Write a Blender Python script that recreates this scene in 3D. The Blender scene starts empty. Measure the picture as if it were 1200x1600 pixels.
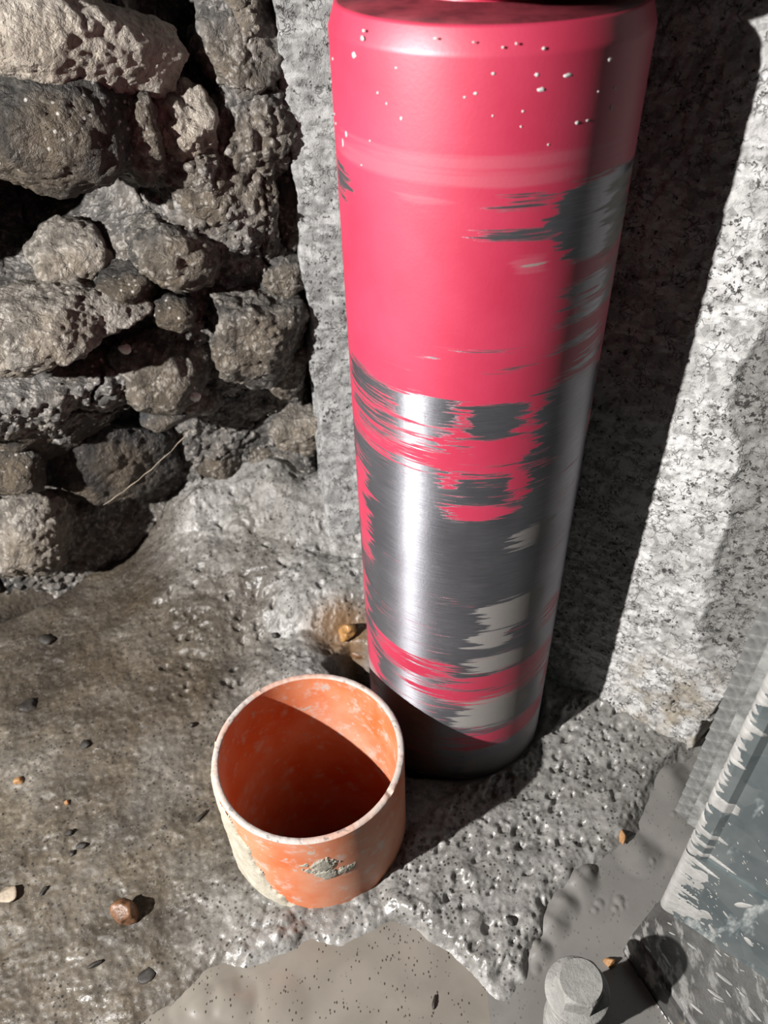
import bpy, bmesh, math, random
import numpy as np
from mathutils import Matrix, Vector
random.seed(7)
S = bpy.context.scene
COL = S.collection

# ------------------------------------------------------------------ camera
F, CX, CY, CAM_H = 1248.0, 600.0, 800.0, 0.48
R = np.array([[0.99930419, -0.03729797, 0.0],
              [-0.02461262, -0.65943235, 0.7513609],
              [-0.02802424, -0.75083809, -0.65989151]])
cam_d = bpy.data.cameras.new('camera')
cam = bpy.data.objects.new('camera', cam_d)
COL.objects.link(cam)
cam_d.sensor_fit = 'VERTICAL'
cam_d.sensor_height = 24.0
cam_d.lens = 24.0 * F / 1600.0
cam_d.clip_start = 0.01
cam_d.dof.use_dof = True
cam_d.dof.focus_distance = 0.40
cam_d.dof.aperture_fstop = 9.0
M = Matrix.Identity(4)
for i in range(3):
    M[i][0] = R[i, 0]
    M[i][1] = -R[i, 1]
    M[i][2] = -R[i, 2]
M.translation = (0, 0, CAM_H)
cam.matrix_world = M
S.camera = cam

# ------------------------------------------------------------------ world, work lamp, exposure
w = bpy.data.worlds.new('world')
S.world = w
w.use_nodes = True
w.node_tree.nodes['Background'].inputs[0].default_value = (0.9, 0.95, 1.0, 1)
w.node_tree.nodes['Background'].inputs[1].default_value = 0.004
ld = bpy.data.lights.new('work_lamp', 'POINT')
ld.energy = 112.0
ld.color = (1.0, 0.975, 0.95)
ld.shadow_soft_size = 0.009
lamp = bpy.data.objects.new('work_lamp', ld)
lamp.location = (-0.695, -0.185, 0.62)
COL.objects.link(lamp)
S.view_settings.view_transform = 'Standard'
S.view_settings.look = 'None'
S.view_settings.exposure = 0.0
S.view_settings.gamma = 1.0
S.view_settings.use_curve_mapping = False


# ------------------------------------------------------------------ numpy noise
def _hash(ix, iy, iz, seed):
    h = (ix.astype(np.int64) * 374761393 + iy.astype(np.int64) * 668265263
         + iz.astype(np.int64) * 2147483647 + seed * 974634541) & 0xFFFFFFFF
    h = ((h ^ (h >> 13)) * 1274126177) & 0xFFFFFFFF
    h = ((h ^ (h >> 16)) * 2246822519) & 0xFFFFFFFF
    return ((h ^ (h >> 15)) & 0xFFFFFF) / float(0xFFFFFF)


def vnoise(x, y, z=None, seed=0):
    """smooth value noise, about -1..1"""
    x0 = np.floor(x); y0 = np.floor(y)
    fx = x - x0; fy = y - y0
    fx = fx * fx * fx * (fx * (fx * 6 - 15) + 10)
    fy = fy * fy * fy * (fy * (fy * 6 - 15) + 10)
    if z is None:
        zz = np.zeros_like(x0)
        a = _hash(x0, y0, zz, seed); b = _hash(x0 + 1, y0, zz, seed)
        c = _hash(x0, y0 + 1, zz, seed); d = _hash(x0 + 1, y0 + 1, zz, seed)
        return 2 * ((a * (1 - fx) + b * fx) * (1 - fy) + (c * (1 - fx) + d * fx) * fy) - 1
    z0 = np.floor(z); fz = z - z0
    fz = fz * fz * fz * (fz * (fz * 6 - 15) + 10)
    r = 0
    for k, wz in ((0, 1 - fz), (1, fz)):
        a = _hash(x0, y0, z0 + k, seed); b = _hash(x0 + 1, y0, z0 + k, seed)
        c = _hash(x0, y0 + 1, z0 + k, seed); d = _hash(x0 + 1, y0 + 1, z0 + k, seed)
        r = r + wz * ((a * (1 - fx) + b * fx) * (1 - fy) + (c * (1 - fx) + d * fx) * fy)
    return 2 * r - 1


def fbm(x, y, z=None, octaves=4, seed=0, gain=0.5):
    r = 0; a = 1.0; f = 1.0
    for o in range(octaves):
        r = r + a * vnoise(x * f + 13.7 * o, y * f - 7.1 * o, None if z is None else z * f + 3.3 * o, seed + o)
        a *= gain; f *= 2.03
    return r


def worley2(x, y, seed=0, keep=1.0):
    """distance to the nearest jittered cell point and that cell's random number"""
    x0 = np.floor(x); y0 = np.floor(y); zz = np.zeros_like(x0)
    best = np.full(x.shape, 9.0); idv = np.zeros(x.shape)
    for i in (-1, 0, 1):
        for j in (-1, 0, 1):
            jx = _hash(x0 + i, y0 + j, zz, seed + 11); jy = _hash(x0 + i, y0 + j, zz, seed + 23)
            idd = _hash(x0 + i, y0 + j, zz, seed + 37)
            d = np.hypot(x0 + i + jx - x, y0 + j + jy - y)
            if keep < 1.0:
                d = np.where(idd < keep, d, 9.0)
            m = d < best
            best = np.where(m, d, best); idv = np.where(m, idd, idv)
    return best, idv


def worley3(x, y, z, seed=0):
    x0 = np.floor(x); y0 = np.floor(y); z0 = np.floor(z)
    best = np.full(x.shape, 9.0)
    for i in (-1, 0, 1):
        for j in (-1, 0, 1):
            for k in (-1, 0, 1):
                jx = _hash(x0 + i, y0 + j, z0 + k, seed + 11)
                jy = _hash(x0 + i, y0 + j, z0 + k, seed + 23)
                jz = _hash(x0 + i, y0 + j, z0 + k, seed + 41)
                d = (x0 + i + jx - x) ** 2 + (y0 + j + jy - y) ** 2 + (z0 + k + jz - z) ** 2
                best = np.minimum(best, d)
    return np.sqrt(best)


def sstep(a, b, x):
    t = np.clip((x - a) / (b - a), 0, 1)
    return t * t * (3 - 2 * t)


def poly_sdf(x, y, pts):
    """signed distance to a closed polygon, positive inside"""
    d = np.full(x.shape, 1e9); inside = np.zeros(x.shape, bool)
    n = len(pts)
    for i in range(n):
        ax, ay = pts[i]; bx, by = pts[(i + 1) % n]
        ex, ey = bx - ax, by - ay
        t = np.clip(((x - ax) * ex + (y - ay) * ey) / (ex * ex + ey * ey + 1e-12), 0, 1)
        d = np.minimum(d, np.hypot(x - ax - t * ex, y - ay - t * ey))
        c = ((ay > y) != (by > y)) & (x < ex * (y - ay) / (by - ay + 1e-12) + ax)
        inside ^= c
    return np.where(inside, d, -d)


# ------------------------------------------------------------------ object helpers
def link_mesh(name, verts, faces, mat=None, parent=None, smooth=True, attrs=None):
    me = bpy.data.meshes.new(name)
    if isinstance(faces, np.ndarray):
        verts = np.asarray(verts, dtype=np.float32)
        me.vertices.add(len(verts)); me.vertices.foreach_set('co', verts.ravel())
        n, k = faces.shape
        me.loops.add(n * k); me.loops.foreach_set('vertex_index', faces.astype(np.int32).ravel())
        me.polygons.add(n)
        me.polygons.foreach_set('loop_start', np.arange(0, n * k, k, dtype=np.int32))
        me.polygons.foreach_set('loop_total', np.full(n, k, dtype=np.int32))
        me.update(calc_edges=True)
    else:
        me.from_pydata([tuple(v) for v in verts], [], faces)
        me.update()
    if attrs:
        for an, av in attrs.items():
            a = me.attributes.new(an, 'FLOAT', 'POINT')
            a.data.foreach_set('value', np.asarray(av, dtype=np.float32))
    me.polygons.foreach_set('use_smooth', np.full(len(me.polygons), smooth))
    o = bpy.data.objects.new(name, me)
    COL.objects.link(o)
    if mat:
        me.materials.append(mat)
    if parent:
        o.parent = parent
    return o


def link_bm(name, bm, mat=None, parent=None, smooth=False, loc=None):
    bmesh.ops.recalc_face_normals(bm, faces=bm.faces)
    me = bpy.data.meshes.new(name)
    bm.to_mesh(me); bm.free()
    for p in me.polygons:
        p.use_smooth = smooth
    o = bpy.data.objects.new(name, me)
    COL.objects.link(o)
    if mat:
        me.materials.append(mat)
    if parent:
        o.parent = parent
    if loc is not None:
        o.location = loc
    return o


def tag(o, label=None, cat=None, group=None, kind=None):
    if label: o['label'] = label
    if cat: o['category'] = cat
    if group: o['group'] = group
    if kind: o['kind'] = kind
    return o


def empty(name, loc):
    o = bpy.data.objects.new(name, None)
    o.empty_display_size = 0.02
    o.location = loc
    COL.objects.link(o)
    return o


def grid_faces(nu, nv):
    i = np.arange(nu * nv).reshape(nv, nu)
    return np.stack([i[:-1, :-1], i[:-1, 1:], i[1:, 1:], i[1:, :-1]], -1).reshape(-1, 4)


def lathe(profile, n=96, close=False):
    """profile [(r, z)] spun round z; returns verts, quad faces"""
    pr = np.array(profile)
    th = np.linspace(0, 2 * np.pi, n, endpoint=False)
    V = np.stack([pr[:, None, 0] * np.cos(th), pr[:, None, 0] * np.sin(th),
                  np.repeat(pr[:, 1:2], n, 1)], -1).reshape(-1, 3)
    m = len(pr); fs = []
    for k in range(m if close else m - 1):
        a = k * n; b = ((k + 1) % m) * n
        for i in range(n):
            j = (i + 1) % n
            fs.append((a + i, a + j, b + j, b + i))
    return V, np.array(fs)


def ray(px, py):
    d = R @ np.array([px - CX, py - CY, F])
    return d / np.linalg.norm(d)


def at(px, py, z=0.0):
    """point of the horizontal plane at height z seen in the photograph at px, py"""
    d = ray(px, py)
    return np.array([0, 0, CAM_H]) + d * (z - CAM_H) / d[2]


def on_plane(px, py, n, c):
    d = ray(px, py); o = np.array([0, 0, CAM_H])
    return o + d * (c - n @ o) / (n @ d)


def on_tube(px, py, ctr, r, far=False):
    """(angle, z) on a vertical tube"""
    d = ray(px, py); a = d[:2] @ d[:2]; b = -(d[:2] @ ctr); c = ctr @ ctr - r * r
    q = math.sqrt(max(b * b - a * c, 0)); t = (-b + (q if far else -q)) / a
    p = np.array([0, 0, CAM_H]) + t * d
    return math.atan2(p[1] - ctr[1], p[0] - ctr[0]), p[2]


def px_poly(pts, z=0.0):
    return [tuple(at(x, y, z)[:2]) for x, y in pts]


# ------------------------------------------------------------------ material helper
ALBEDO_CUT = 0.68          # shadow depth put into all base colours: darker, so less light bounces


class NT:
    def __init__(s, name):
        s.m = bpy.data.materials.new(name); s.m.use_nodes = True
        s.t = s.m.node_tree; s.n = s.t.nodes
        s.b = s.n['Principled BSDF']
        s.co = s.n.new('ShaderNodeTexCoord').outputs['Object']

    def put(s, sock, v):
        if isinstance(v, bpy.types.NodeSocket): s.t.links.new(v, sock)
        elif v is not None: sock.default_value = v

    def mapping(s, scale=(1, 1, 1), rot=(0, 0, 0), vec=None):
        k = s.n.new('ShaderNodeMapping'); s.put(k.inputs['Vector'], vec or s.co)
        k.inputs['Scale'].default_value = scale; k.inputs['Rotation'].default_value = rot
        return k.outputs[0]

    def noise(s, scale, detail=4, rough=0.55, vec=None, dist=0.0):
        k = s.n.new('ShaderNodeTexNoise'); s.put(k.inputs['Vector'], vec or s.co)
        k.inputs['Scale'].default_value = scale; k.inputs['Detail'].default_value = detail
        k.inputs['Roughness'].default_value = rough; k.inputs['Distortion'].default_value = dist
        return k.outputs['Fac']

    def voro(s, scale, vec=None, feature='F1', out='Distance', rnd=1.0):
        k = s.n.new('ShaderNodeTexVoronoi'); k.feature = feature
        s.put(k.inputs['Vector'], vec or s.co)
        k.inputs['Scale'].default_value = scale; k.inputs['Randomness'].default_value = rnd
        return k.outputs[out]

    def ramp(s, v, stops, interp='LINEAR'):
        k = s.n.new('ShaderNodeValToRGB'); e = k.color_ramp; e.interpolation = interp
        while len(e.elements) < len(stops): e.elements.new(0.5)
        for el, (p, c) in zip(e.elements, stops):
            el.position = p
            el.color = (c, c, c, 1) if not isinstance(c, tuple) else (*c, 1)
        s.put(k.inputs[0], v)
        return k.outputs[0]

    def mix(s, f, a, b, mode='MIX'):
        k = s.n.new('ShaderNodeMix'); k.data_type = 'RGBA'; k.blend_type = mode
        s.put(k.inputs[0], f)
        for i, v in ((6, a), (7, b)):
            s.put(k.inputs[i], (*v, 1) if isinstance(v, tuple) else v)
        return k.outputs[2]

    def math(s, op, a, b=None, clamp=False):
        k = s.n.new('ShaderNodeMath'); k.operation = op; k.use_clamp = clamp
        s.put(k.inputs[0], a)
        if b is not None: s.put(k.inputs[1], b)
        return k.outputs[0]

    def attr(s, name):
        k = s.n.new('ShaderNodeAttribute'); k.attribute_name = name
        return k.outputs['Fac']

    def sep(s, vec=None):
        k = s.n.new('ShaderNodeSeparateXYZ'); s.put(k.inputs[0], vec or s.co)
        return k.outputs

    def bump(s, h, strength=0.5, dist=0.002, normal=None):
        k = s.n.new('ShaderNodeBump'); s.put(k.inputs['Height'], h)
        k.inputs['Strength'].default_value = strength; k.inputs['Distance'].default_value = dist
        if normal: s.put(k.inputs['Normal'], normal)
        return k.outputs[0]

    def set(s, **kw):
        k = kw['color']
        kw['color'] = s.mix(1.0, k if isinstance(k, bpy.types.NodeSocket) else (*k,), (ALBEDO_CUT, ALBEDO_CUT, ALBEDO_CUT), 'MULTIPLY')
        for k, v in kw.items():
            nm = {'color': 'Base Color', 'rough': 'Roughness', 'metal': 'Metallic', 'normal': 'Normal',
                  'spec': 'Specular IOR Level', 'coat': 'Coat Weight', 'coat_rough': 'Coat Roughness',
                  'aniso': 'Anisotropic', 'aniso_rot': 'Anisotropic Rotation', 'tangent': 'Tangent'}[k]
            s.put(s.b.inputs[nm], (*v, 1) if isinstance(v, tuple) else v)
        return s.m


# ------------------------------------------------------------------ materials
def make_floor_mat():
    t = NT('wet_concrete_floor')
    grey, wet = t.attr('grey'), t.attr('wet')
    n1 = t.noise(22, 6, 0.62); n2 = t.noise(160, 5, 0.65); n3 = t.noise(7, 3)
    tan = t.mix(t.ramp(n1, [(0.36, 0.0), (0.64, 1.0)]), (0.068, 0.055, 0.040), (0.178, 0.147, 0.106))
    gry = t.mix(t.ramp(n1, [(0.33, 0.0), (0.67, 1.0)]), (0.24, 0.232, 0.215), (0.43, 0.42, 0.40))
    c = t.mix(grey, tan, gry)
    c = t.mix(t.ramp(n2, [(0.35, 0.6), (0.56, 0.0)]), c, (0.05, 0.041, 0.032))
    c = t.mix(t.ramp(n2, [(0.58, 0.0), (0.72, 0.5)]), c, (0.44, 0.42, 0.38))
    fine = t.noise(480, 3, 0.7)
    c = t.mix(t.ramp(fine, [(0.30, 0.85), (0.38, 0.0)]), c, (0.03, 0.025, 0.02))
    brown = t.math('MULTIPLY', t.ramp(n3, [(0.5, 0.0), (0.62, 0.6)]), t.math('SUBTRACT', 1.0, grey))
    c = t.mix(brown, c, (0.075, 0.055, 0.036))
    c = t.mix(t.math('MULTIPLY', t.attr('soil'), 0.9), c, (0.22, 0.12, 0.048))
    c = t.mix(t.math('MULTIPLY', t.attr('dark'), 0.8), c, (0.035, 0.026, 0.02))
    v = t.voro(300); vs = t.noise(60, 2)
    spots = t.math('MULTIPLY', t.ramp(v, [(0.18, 1.0), (0.30, 0.0)]), t.ramp(vs, [(0.43, 0.0), (0.52, 1.0)]))
    c = t.mix(t.math('MULTIPLY', spots, 0.85), c, (0.02, 0.017, 0.014))
    v2 = t.voro(520); vs2 = t.noise(90, 2)
    c = t.mix(t.math('MULTIPLY', t.math('MULTIPLY', t.ramp(v2, [(0.2, 1.0), (0.3, 0.0)]), t.ramp(vs2, [(0.5, 0.0), (0.58, 1.0)])), 0.25),
              c, (0.42, 0.40, 0.36))
    nr = t.noise(35, 3)
    r = t.math('SUBTRACT', t.ramp(nr, [(0.35, 0.42), (0.65, 0.70)]), t.math('MULTIPLY', wet, 0.30))
    h = t.math('ADD', t.math('MULTIPLY', t.noise(420, 4, 0.7), 0.5), t.math('MULTIPLY', t.voro(260), 0.6))
    return t.set(color=c, rough=r, normal=t.bump(h, 0.5, 0.0014), spec=0.5)


def make_slurry_mat(name, col, flecks):
    t = NT(name)
    n1 = t.noise(26, 3, 0.5, dist=0.6)
    c = t.mix(t.ramp(n1, [(0.4, 0.0), (0.62, 1.0)]), tuple(k * 0.84 for k in col), col)
    v = t.voro(520, t.mapping((1, 0.6, 1), (0, 0, 0.6))); k = t.noise(120, 2)
    sp = t.math('MULTIPLY', t.ramp(v, [(0.2, 1.0), (0.28, 0.0)]), t.ramp(k, [(0.50, 0.0), (0.54, flecks)]))
    c = t.mix(sp, c, (0.03, 0.024, 0.018))
    return t.set(color=c, rough=0.24, normal=t.bump(t.noise(120, 2), 0.12, 0.001), spec=0.45)


def make_stone_mat(name, c0, c1, c2, fleck=0.5, gran=210, grain=0.8):
    """c0 dark soiling, c1 body, c2 pale mortar grains; c0 also paints the shade between them"""
    t = NT(name)
    n1 = t.noise(26, 6, 0.65); n2 = t.noise(75, 5, 0.7); n3 = t.noise(13, 3); n4 = t.noise(300, 5, 0.75)
    c = t.mix(t.ramp(n1, [(0.38, 0.0), (0.62, 1.0)]), c0, c1)
    c = t.mix(t.ramp(n2, [(0.45, 0.0), (0.68, 0.7)]), c, c2)
    c = t.mix(t.ramp(n3, [(0.50, 0.0), (0.64, 0.5)]), c, (0.21, 0.155, 0.095))
    wv = t.n.new('ShaderNodeVectorMath'); wv.operation = 'MULTIPLY_ADD'
    nz = t.n.new('ShaderNodeTexNoise'); t.put(nz.inputs['Vector'], t.co); nz.inputs['Scale'].default_value = 150; nz.inputs['Detail'].default_value = 4
    t.put(wv.inputs[0], nz.outputs['Color']); wv.inputs[1].default_value = (0.010, 0.010, 0.010); t.put(wv.inputs[2], t.co)
    g1 = t.voro(gran, vec=wv.outputs[0]); g2 = t.voro(gran * 0.55, out='Color'); bw = t.n.new('ShaderNodeRGBToBW'); t.put(bw.inputs[0], g2)
    gm = t.math('MULTIPLY', t.ramp(g1, [(0.25, 1.0), (0.5, 0.0)]), t.ramp(t.math('ADD', t.math('MULTIPLY', bw.outputs[0], 0.5), t.math('MULTIPLY', n2, 0.6)), [(0.45, 0.0), (0.65, grain)]))
    c = t.mix(gm, c, tuple(min(1.0, k * 1.25) for k in c2))
    gap = t.math('MULTIPLY', t.ramp(g1, [(0.50, 0.0), (0.80, 0.6)]), t.math('MULTIPLY', t.ramp(n4, [(0.4, 0.3), (0.6, 1.0)]), grain))  # cavity shade painted into the gaps between grains
    c = t.mix(gap, c, tuple(k * 0.7 for k in c0))
    c = t.mix(t.ramp(n2, [(0.27, 0.85), (0.40, 0.0)]), c, (0.012, 0.011, 0.01))
    v = t.voro(gran * 1.1); kk = t.noise(34, 2)
    c = t.mix(t.math('MULTIPLY', t.ramp(v, [(0.12, 1.0), (0.24, 0.0)]), t.ramp(kk, [(0.46, 0.0), (0.56, fleck)])), c, (0.70, 0.67, 0.62))
    h = t.math('ADD', t.math('MULTIPLY', t.noise(150, 6, 0.72), 1.0), t.math('ADD', t.math('MULTIPLY', t.ramp(g1, [(0.0, 1.0), (0.7, 0.0)]), 0.6), t.math('MULTIPLY', n4, 0.5)))
    return t.set(color=c, rough=t.ramp(n2, [(0.3, 0.32), (0.7, 0.75)]), normal=t.bump(h, 0.9, 0.0030), spec=0.5)


def make_wall_mat(name, lo, hi, skim):
    """granular cement with a broken pale skim on it; black pinholes; coarse darker zone"""
    t = NT(name)
    k = t.n.new('ShaderNodeCombineXYZ'); t.put(k.inputs[0], t.attr('along')); t.put(k.inputs[1], t.sep()[2]); uv = k.outputs[0]
    coarse = t.attr('coarse')
    n1 = t.noise(14, 5, 0.6); n2 = t.noise(150, 6, 0.75); n3 = t.noise(420, 5, 0.75)
    v = t.voro(210, out='Color'); bw = t.n.new('ShaderNodeRGBToBW'); t.put(bw.inputs[0], v)
    g = t.math('ADD', t.math('MULTIPLY', bw.outputs[0], 0.5), t.math('MULTIPLY', n2, 0.5))
    c = t.mix(t.ramp(g, [(0.3, 0.0), (0.65, 1.0)]), lo, hi)
    sk = t.noise(1.0, 6, 0.65, vec=t.mapping((38, 120, 1), (0, 0, -1.0), vec=uv))
    sk2 = t.math('ADD', t.math('MULTIPLY', sk, 0.7), t.math('ADD', t.math('MULTIPLY', n1, 0.45), t.math('MULTIPLY', t.math('SUBTRACT', n2, 0.5), 0.35)))
    skm = t.math('MULTIPLY', t.ramp(sk2, [(0.555, 0.0), (0.64, 1.0)]), t.math('SUBTRACT', 1.0, t.math('MULTIPLY', coarse, 0.92)))
    c = t.mix(t.math('MULTIPLY', coarse, 0.95), c, t.mix(t.ramp(n2, [(0.35, 0.0), (0.65, 1.0)]), (0.165, 0.158, 0.148), (0.32, 0.31, 0.295)))
    c = t.mix(t.math('MULTIPLY', skm, skim), c, (0.80, 0.79, 0.775))
    c = t.mix(t.math('MULTIPLY', t.attr('stain'), t.ramp(t.noise(55, 4), [(0.42, 0.0), (0.62, 0.8)])), c, (0.34, 0.28, 0.19))
    pn = t.noise(260, 4, 0.7); zone = t.noise(32, 3)
    th = t.math('ADD', pn, t.math('ADD', t.math('MULTIPLY', zone, 0.22), t.math('MULTIPLY', coarse, -0.035)))
    pit = t.ramp(th, [(0.455, 1.0), (0.495, 0.0)])
    c = t.mix(t.math('MULTIPLY', pit, 0.92), c, (0.03, 0.028, 0.025))
    wv = t.n.new('ShaderNodeVectorMath'); wv.operation = 'MULTIPLY_ADD'
    nz = t.n.new('ShaderNodeTexNoise'); t.put(nz.inputs['Vector'], t.co); nz.inputs['Scale'].default_value = 190; nz.inputs['Detail'].default_value = 3
    t.put(wv.inputs[0], nz.outputs['Color']); wv.inputs[1].default_value = (0.009, 0.009, 0.009); t.put(wv.inputs[2], t.co)
    ed = t.voro(230, vec=wv.outputs[0], feature='DISTANCE_TO_EDGE')
    crack = t.math('MULTIPLY', t.ramp(ed, [(0.03, 1.0), (0.09, 0.0)]), t.ramp(t.noise(120, 2), [(0.50, 0.0), (0.60, 0.6)]))
    c = t.mix(crack, c, (0.10, 0.095, 0.09))
    h = t.math('ADD', t.math('MULTIPLY', n3, 0.7), t.math('ADD', t.math('MULTIPLY', n2, 0.8), t.math('MULTIPLY', t.math('ADD', pit, crack), -0.7)))
    return t.set(color=c, rough=0.85, normal=t.bump(h, 0.85, 0.0018), spec=0.3)


M_floor = make_floor_mat()
M_slurry_pale = make_slurry_mat('pale_slurry', (0.285, 0.26, 0.222), 0.85)
M_slurry_grey = make_slurry_mat('grey_slurry', (0.25, 0.238, 0.222), 0.35)
M_rubble = make_stone_mat('rubble_mortar', (0.045, 0.042, 0.038), (0.17, 0.158, 0.145), (0.42, 0.395, 0.365), 0.5)
M_rub_dark = make_stone_mat('dark_soil_stone', (0.011, 0.010, 0.009), (0.033, 0.029, 0.025), (0.10, 0.088, 0.073), 0.85, 190, 0.4)
M_rub_mid = make_stone_mat('grey_brown_stone', (0.026, 0.0235, 0.021), (0.11, 0.098, 0.083), (0.34, 0.31, 0.27), 0.6)
M_rub_light = make_stone_mat('pale_mortar_stone', (0.10, 0.087, 0.07), (0.32, 0.285, 0.24), (0.50, 0.46, 0.41), 0.3, 230, 0.6)
M_rub_pale = make_stone_mat('cream_mortar_stone', (0.30, 0.255, 0.205), (0.58, 0.52, 0.445), (0.70, 0.64, 0.565), 0.3, 230, 0.25)
M_rub_purple = make_stone_mat('purple_brown_stone', (0.010, 0.008, 0.007), (0.030, 0.024, 0.021), (0.065, 0.055, 0.048), 0.35, 200, 0.2)
M_rub_slate = make_stone_mat('slate_stone', (0.03, 0.031, 0.033), (0.075, 0.078, 0.082), (0.12, 0.12, 0.12), 0.25, 200, 0.1)
M_wall = make_wall_mat('rough_cement_wall', (0.36, 0.352, 0.34), (0.60, 0.59, 0.575), 0.95)
M_wall_back = make_wall_mat('grey_cement_strip', (0.25, 0.248, 0.242), (0.40, 0.398, 0.39), 0.35)

# ------------------------------------------------------------------ positions shared by floor and things
BAR_C = np.array([0.0454, 0.3383]); BAR_R = 0.0593; BAR_H = 0.4295
PIPE_C = np.array([-0.0480, 0.2525]); PIPE_R = 0.0545; PIPE_I = 0.0508; PIPE_H = 0.080

# ------------------------------------------------------------------ floor
P_FRONT = px_poly([(150, 1660), (250, 1590), (330, 1530), (430, 1492), (540, 1470), (610, 1448), (660, 1458), (700, 1490),
                   (735, 1530), (770, 1570), (830, 1610), (900, 1700), (500, 1800)])
P_RIGHT = px_poly([(800, 1580), (820, 1500), (852, 1425), (885, 1385), (945, 1345), (1000, 1290), (1025, 1240), (1050, 1200), (1085, 1180),
                   (1200, 1200), (1300, 1400), (1250, 1700), (850, 1700)])
P_GREY = px_poly([(300, 1640), (360, 1540), (450, 1440), (560, 1400), (640, 1330), (640, 1180), (500, 1060), (420, 980), (520, 860), (560, 700),
                  (900, 900), (1300, 1050), (1500, 1700)])
P_RAISE = px_poly([(640, 1440), (700, 1475), (760, 1530), (810, 1520), (840, 1440), (875, 1385), (935, 1340), (990, 1285), (1015, 1235), (1045, 1195),
                   (1080, 1150), (930, 1060), (760, 1220), (640, 1290), (600, 1380)])
P_PIT = px_poly([(508, 1046), (548, 1012), (590, 1022), (640, 1110), (690, 1210), (640, 1210), (560, 1075)])


CB = np.array([0.1442, 0.1849])                            # near left corner of the column
CR = np.array([0.755, -0.656]); CR /= np.linalg.norm(CR)   # along the front face, to the right
CN = np.array([0.656, 0.755]); CN /= np.linalg.norm(CN)    # away from the viewer
FOOT_Z = 0.020
FOOT_OUT = [at(985, 1462, FOOT_Z)[:2] - CB, at(1085, 1612, FOOT_Z)[:2] - CB, at(1085, 1612, FOOT_Z)[:2] - CB + np.array([0.06, -0.05]),
            np.array([0.20, -0.12]), np.array([0.20, 0.03]), CR * 0.06 + CN * 0.05, CN * 0.012, at(1024, 1412, FOOT_Z)[:2] - CB]   # outline of the stand's foot


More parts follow.
